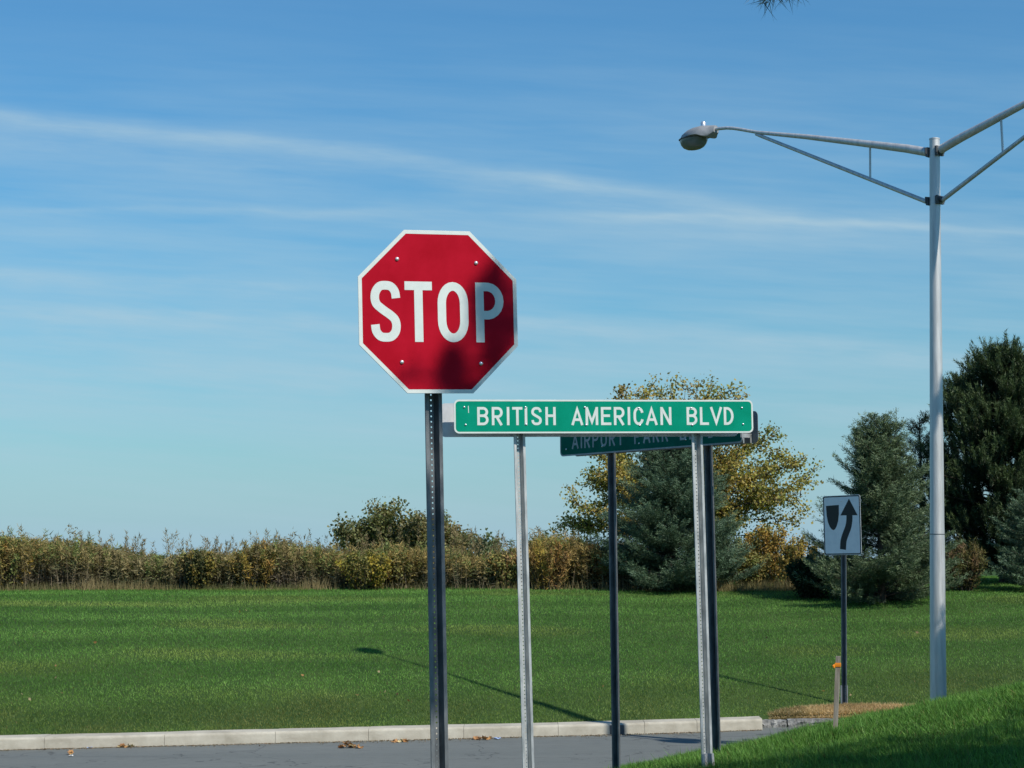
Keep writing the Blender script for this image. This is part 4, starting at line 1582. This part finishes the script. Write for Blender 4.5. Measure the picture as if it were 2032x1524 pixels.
# ------------------------------------------------------------------ fallen leaves and litter on the road
def leaf_clump(px, py, half, height, count, label, mats, seed, group='dry leaf clumps in the gutter'):
    r = random.Random(seed)
    p = CAMR @ np.array([(px - 1016) / FPX, (762 - py) / FPX, -1.0])
    p = p * (-EYE / p[2])
    root = tag(empty('leaf_clump', (p[0], p[1], 0.0)), label, 'leaves', group)
    for i in range(count):
        a, rr = r.uniform(0, 6.28), half * math.sqrt(r.random())
        c = Vector((rr * math.cos(a), rr * math.sin(a) * .6, .006 + height * r.random() * (1 - rr / half)))
        s = r.uniform(.022, .04)
        m = MB()
        vs, fs = [], []
        outline = [(0, -1), (.45, -.6), (.9, -.35), (.6, 0), (.85, .35), (.4, .45), (0, 1), (-.4, .45), (-.85, .35), (-.6, 0), (-.9, -.35), (-.45, -.6)]
        rot = Matrix.Rotation(r.uniform(0, 6.28), 3, 'Z') @ Matrix.Rotation(r.uniform(-.9, .9), 3, 'X') @ Matrix.Rotation(r.uniform(-.6, .6), 3, 'Y')
        curl = r.uniform(.3, 1.0)
        vs.append(c)
        for (x, y) in outline:
            q = Vector((x * s, y * s, curl * s * (x * x + .5 * y * y) * .8))
            w = c + rot @ q
            w.z = max(w.z, .003)
            vs.append(w)
        for k in range(12):
            fs.append((0, 1 + k, 1 + (k + 1) % 12))
        m.add(vs, fs).build('leaf', M[r.choice(mats)], root)
leaf_clump(688, 1484, .10, .085, 26, 'largest crumpled clump of brown leaves on the road by the kerb', ['dryleaf', 'dryleaf', 'dryleaf', 'paleleaf'], 5)
leaf_clump(712, 1485, .045, .06, 7, 'small pale curled leaves beside the largest brown clump', ['paleleaf', 'dryleaf'], 6)
leaf_clump(958, 1468, .13, .035, 22, 'flat clump of brown leaves in the gutter right of the stop post', ['dryleaf'], 8)
leaf_clump(141, 1497, .035, .03, 5, 'small dark leaf clump on the road near the left edge', ['dryleaf', 'paleleaf'], 9)
leaf_clump(250, 1483, .10, .02, 12, 'thin scatter of leaves in the gutter on the left', ['dryleaf', 'paleleaf'], 10)
leaf_clump(795, 1473, .10, .02, 10, 'thin scatter of leaves in the gutter left of the stop post', ['dryleaf', 'paleleaf'], 11)

def scrap(px, py, size, label, mat, seed):
    r = random.Random(seed)
    p = CAMR @ np.array([(px - 1016) / FPX, (762 - py) / FPX, -1.0])
    p = p * (-EYE / p[2])
    vs = []
    for i in range(4):
        for j in range(4):
            vs.append(((i / 3 - .5) * size * 1.6 + r.uniform(-.2, .2) * size, (j / 3 - .5) * size + r.uniform(-.2, .2) * size, .004 + size * r.uniform(0, .45)))
    fs = [(i * 4 + j, i * 4 + j + 1, i * 4 + j + 5, i * 4 + j + 4) for i in range(3) for j in range(3)]
    o = MB().add(vs, fs).build('litter_scrap', M[mat])
    o.location = (p[0], p[1], 0.0)
    tag(o, label, 'litter', 'litter in the gutter')
scrap(987, 1467, .05, 'crumpled blue wrapper in the gutter beside flat brown leaves', 'litter', 1)
scrap(178, 1485, .035, 'small bluish scrap in the gutter on the left', 'litter', 2)
scrap(141, 1501, .03, 'tiny white scrap on the road near the left edge', 'litter_white', 3)

def gutter_grit():
    n = 5200
    x = rng.uniform(-7.5, 3.0, n)
    off = rng.exponential(.045, n) * (.4 + 1.6 * vnoise(x, x * 0, .5, 51))
    y = kerb_y(x) - .004 - off
    p = np.stack([x, y, np.full(n, .004)], -1)
    c = np.array([(.20, .13, .075), (.26, .20, .13), (.10, .075, .05), (.30, .26, .20)])[rng.integers(4, size=n)]
    v, t, c = leaves(p, rng.uniform(.008, .026, n), c, .35)
    v[:, 2] = np.maximum(v[:, 2], .002)
    tag(np_obj('gutter_debris', v, t, M['leaf'], colors=c), 'brown grit and crumbled leaves along the foot of the kerb', 'debris', kind='stuff')
gutter_grit()

def lawn_leaves():
    n = 46
    d = 23.6 + 6.5 * rng.random(n) ** 1.6
    x = rng.uniform(-.27, .27, n) * d
    keep = d > kerb_y(x) + .5
    x, d = x[keep], d[keep]
    p = np.stack([x, d, land(x, d) + .045], -1)
    pal = np.array([(.36, .19, .07), (.38, .28, .14), (.26, .13, .06), (.45, .36, .2)])
    v, t, c = leaves(p, rng.uniform(.03, .06, len(p)), pal[rng.integers(4, size=len(p))], .4)
    tag(np_obj('fallen_leaves', v, t, M['leaf'], colors=c), 'single dry leaves scattered over the lawn', 'leaves', kind='stuff')
lawn_leaves()

# ------------------------------------------------------------------ the big pines on the near bank, right of the view
S = np.array(SUN)
def near_pines():
    global rng
    keep = rng
    rng = np.random.default_rng(91)
    def pads_tree(base, pads, label, nl=.11, twigs=(), extra=()):
        base = np.asarray(base, float)
        top = max(p[0][2] for p in pads) + .8
        segs = [(base - [0, 0, .2], base + [0, 0, (top - base[2]) * .5], .24, .17), (base + [0, 0, (top - base[2]) * .5], np.array([base[0], base[1], top]), .17, .03)]
        pos, axs, cols = [], [], []
        for (c, r, n) in pads:
            c = np.asarray(c, float)
            hd = np.hypot(c[0] - base[0], c[1] - base[1])
            o = np.array([base[0], base[1], max(base[2] + .8, c[2] - .35 * hd)])
            segs.append((o, c, .02 + .012 * hd, .010))
            q = c + rng.normal(0, 1, (n, 3)) * r * np.array([.55, .55, .5])
            pos.append(q)
            axs.append(unit(rand_unit(n) * .8 + unit((c - o)[None]) + np.array([0, 0, .3])))
            cols.append(vary((.030, .055, .022), n, .35))
            for k in range(0, n, 5):
                segs.append((c, q[k], .008, .004))
        segs += list(extra)
        for (tip, n) in twigs:
            pos.append(tip + rng.normal(0, .012, (n, 3)))
            axs.append(unit(np.array([[-.45, 0, -1.0]]) + rng.normal(0, .35, (n, 3))))
            cols.append(vary((.030, .055, .022), n, .35))
        pos, axs, cols = np.concatenate(pos), np.concatenate(axs), np.concatenate(cols)
        return tree_object('pine_tree', base, segs, [needle_brush(pos, axs, nl, 16, cols, .95, .004, .01)], M['needle'], label)
    pads, twigs, extra = [], [], []
    # shade over the right half of the stop sign and its post
    T = 7.6
    def shade(px, py, d, r, n, t=T):
        pads.append((np.array(at(px, py, d)) + S * t, r, n))
    for (px, py, r, n) in STOP_SHADE:
        shade(px, py, 8.9, r, n)
    # shade over the near bank
    for dd in np.arange(10.4, 13.6, .30):
        for u in np.arange(.05, .36, .024):
            x = u * dd
            zz = float(land(x, dd))
            py = 1110 - 9 * u * FPX / 1016 - (zz - EYE) / dd * FPX
            px = 1016 + u * FPX
            lim = np.interp(px, [1200, 1400, 1500, 1600, 1700, 1850, 2032, 2400], [1532, 1522, 1506, 1482, 1462, 1438, 1392, 1342])
            if py > lim + 6 + rng.uniform(-6, 9):
                pads.append((np.array([x, dd, zz]) + S * rng.uniform(6.6, 9.2), .20, 42))
    # drooping branch whose tips hang into the top of the view
    knee = np.array(at(1640, -420, 9.0))
    extra = [(np.array([7.2, 7.4, 8.2]), knee, .05, .022)]
    for (px, py, n) in ((1512, -14, 3), (1538, -16, 3), (1560, -20, 2), (1585, -22, 2)):
        tip = np.array(at(px, py, 9.0))
        extra.append((knee, tip, .018, .005))
        twigs.append((tip, n))
    big = pads_tree((7.2, 7.4, float(land(7.2, 7.4))), pads, 'big dark pine on the near bank whose branch tip hangs into the sky', twigs=twigs, extra=extra)
    pads = []
    for (px, py, r, n) in LAMP_SHADE:
        pads.append((np.array(at(px, py, 20.0)) + S * 4.3, r, n))
    for i in range(26):
        a = rng.uniform(0, 2 * np.pi)
        zz = rng.uniform(1.9, 4.2)
        rr = 1.0 * (1.25 - zz / 5) * math.sqrt(rng.random())
        pads.append((np.array([7.9 + rr * math.cos(a), 17.2 + rr * math.sin(a), zz]), .26, 40))
    pads_tree((7.9, 17.2, float(land(7.9, 17.2))), pads, 'smaller dark pine on the near bank beside the street lamp')
    # unseen copies of the pine, added to block sky light on the signs
    kids = list(big.children)
    for i, (x, y, rz, sc, lab) in enumerate(((-9.5, -2.5, 1.9, .9, 'added unseen pine across the side road, nearest the junction'),
                                            (-10.5, 4.5, 3.3, .8, 'added unseen pine across the side road, second from the junction'),
                                            (-8.0, -9.5, .4, 1.0, 'added unseen pine across the side road, furthest from the junction'),
                                            (1.5, -11.0, 4.4, 1.05, 'added unseen pine behind the viewer on the near bank'),
                                            (-3.2, -13.0, 5.5, 1.0, 'added unseen pine behind the viewer beside the side road'),
                                            (-14.0, 9.0, 2.6, .9, 'added unseen pine far to the side on the corner across the side road'),
                                            (-17.0, 13.0, 1.2, .85, 'outermost added unseen pine on the corner beside the main road'))):
        r = big.copy()
        col.objects.link(r)
        r.location = (x, y, float(land(x, y)))
        r.rotation_euler = (0, 0, rz)
        r.scale = (sc, sc, sc)
        r['label'] = lab
        r['group'] = 'added pines that block sky light'
        for ch in kids:
            c = ch.copy()
            col.objects.link(c)
            c.parent = r
    rng = keep

STOP_SHADE = [(990, 548, .05, 36), (1010, 590, .05, 36), (1024, 640, .04, 16), (985, 585, .03, 8), (1018, 505, .05, 20), (1050, 580, .08, 40),
              (906, 704, .035, 26), (918, 735, .045, 34), (948, 764, .045, 26), (985, 752, .035, 8), (1020, 700, .04, 12), (795, 775, .03, 3)]
STOP_SHADE += [(868, y, .06, 34) for y in range(985, 1360, 34)] + [(866, 930, .04, 8)]
LAMP_SHADE = [(1862, y, .09, 60) for y in range(1285, 1430, 26)] + [(1855, 1245, .05, 12), (1866, 796, .05, 60), (1860, 815, .05, 60), (1870, 775, .045, 44), (1880, 812, .05, 50), (1858, 828, .03, 20)]
near_pines()
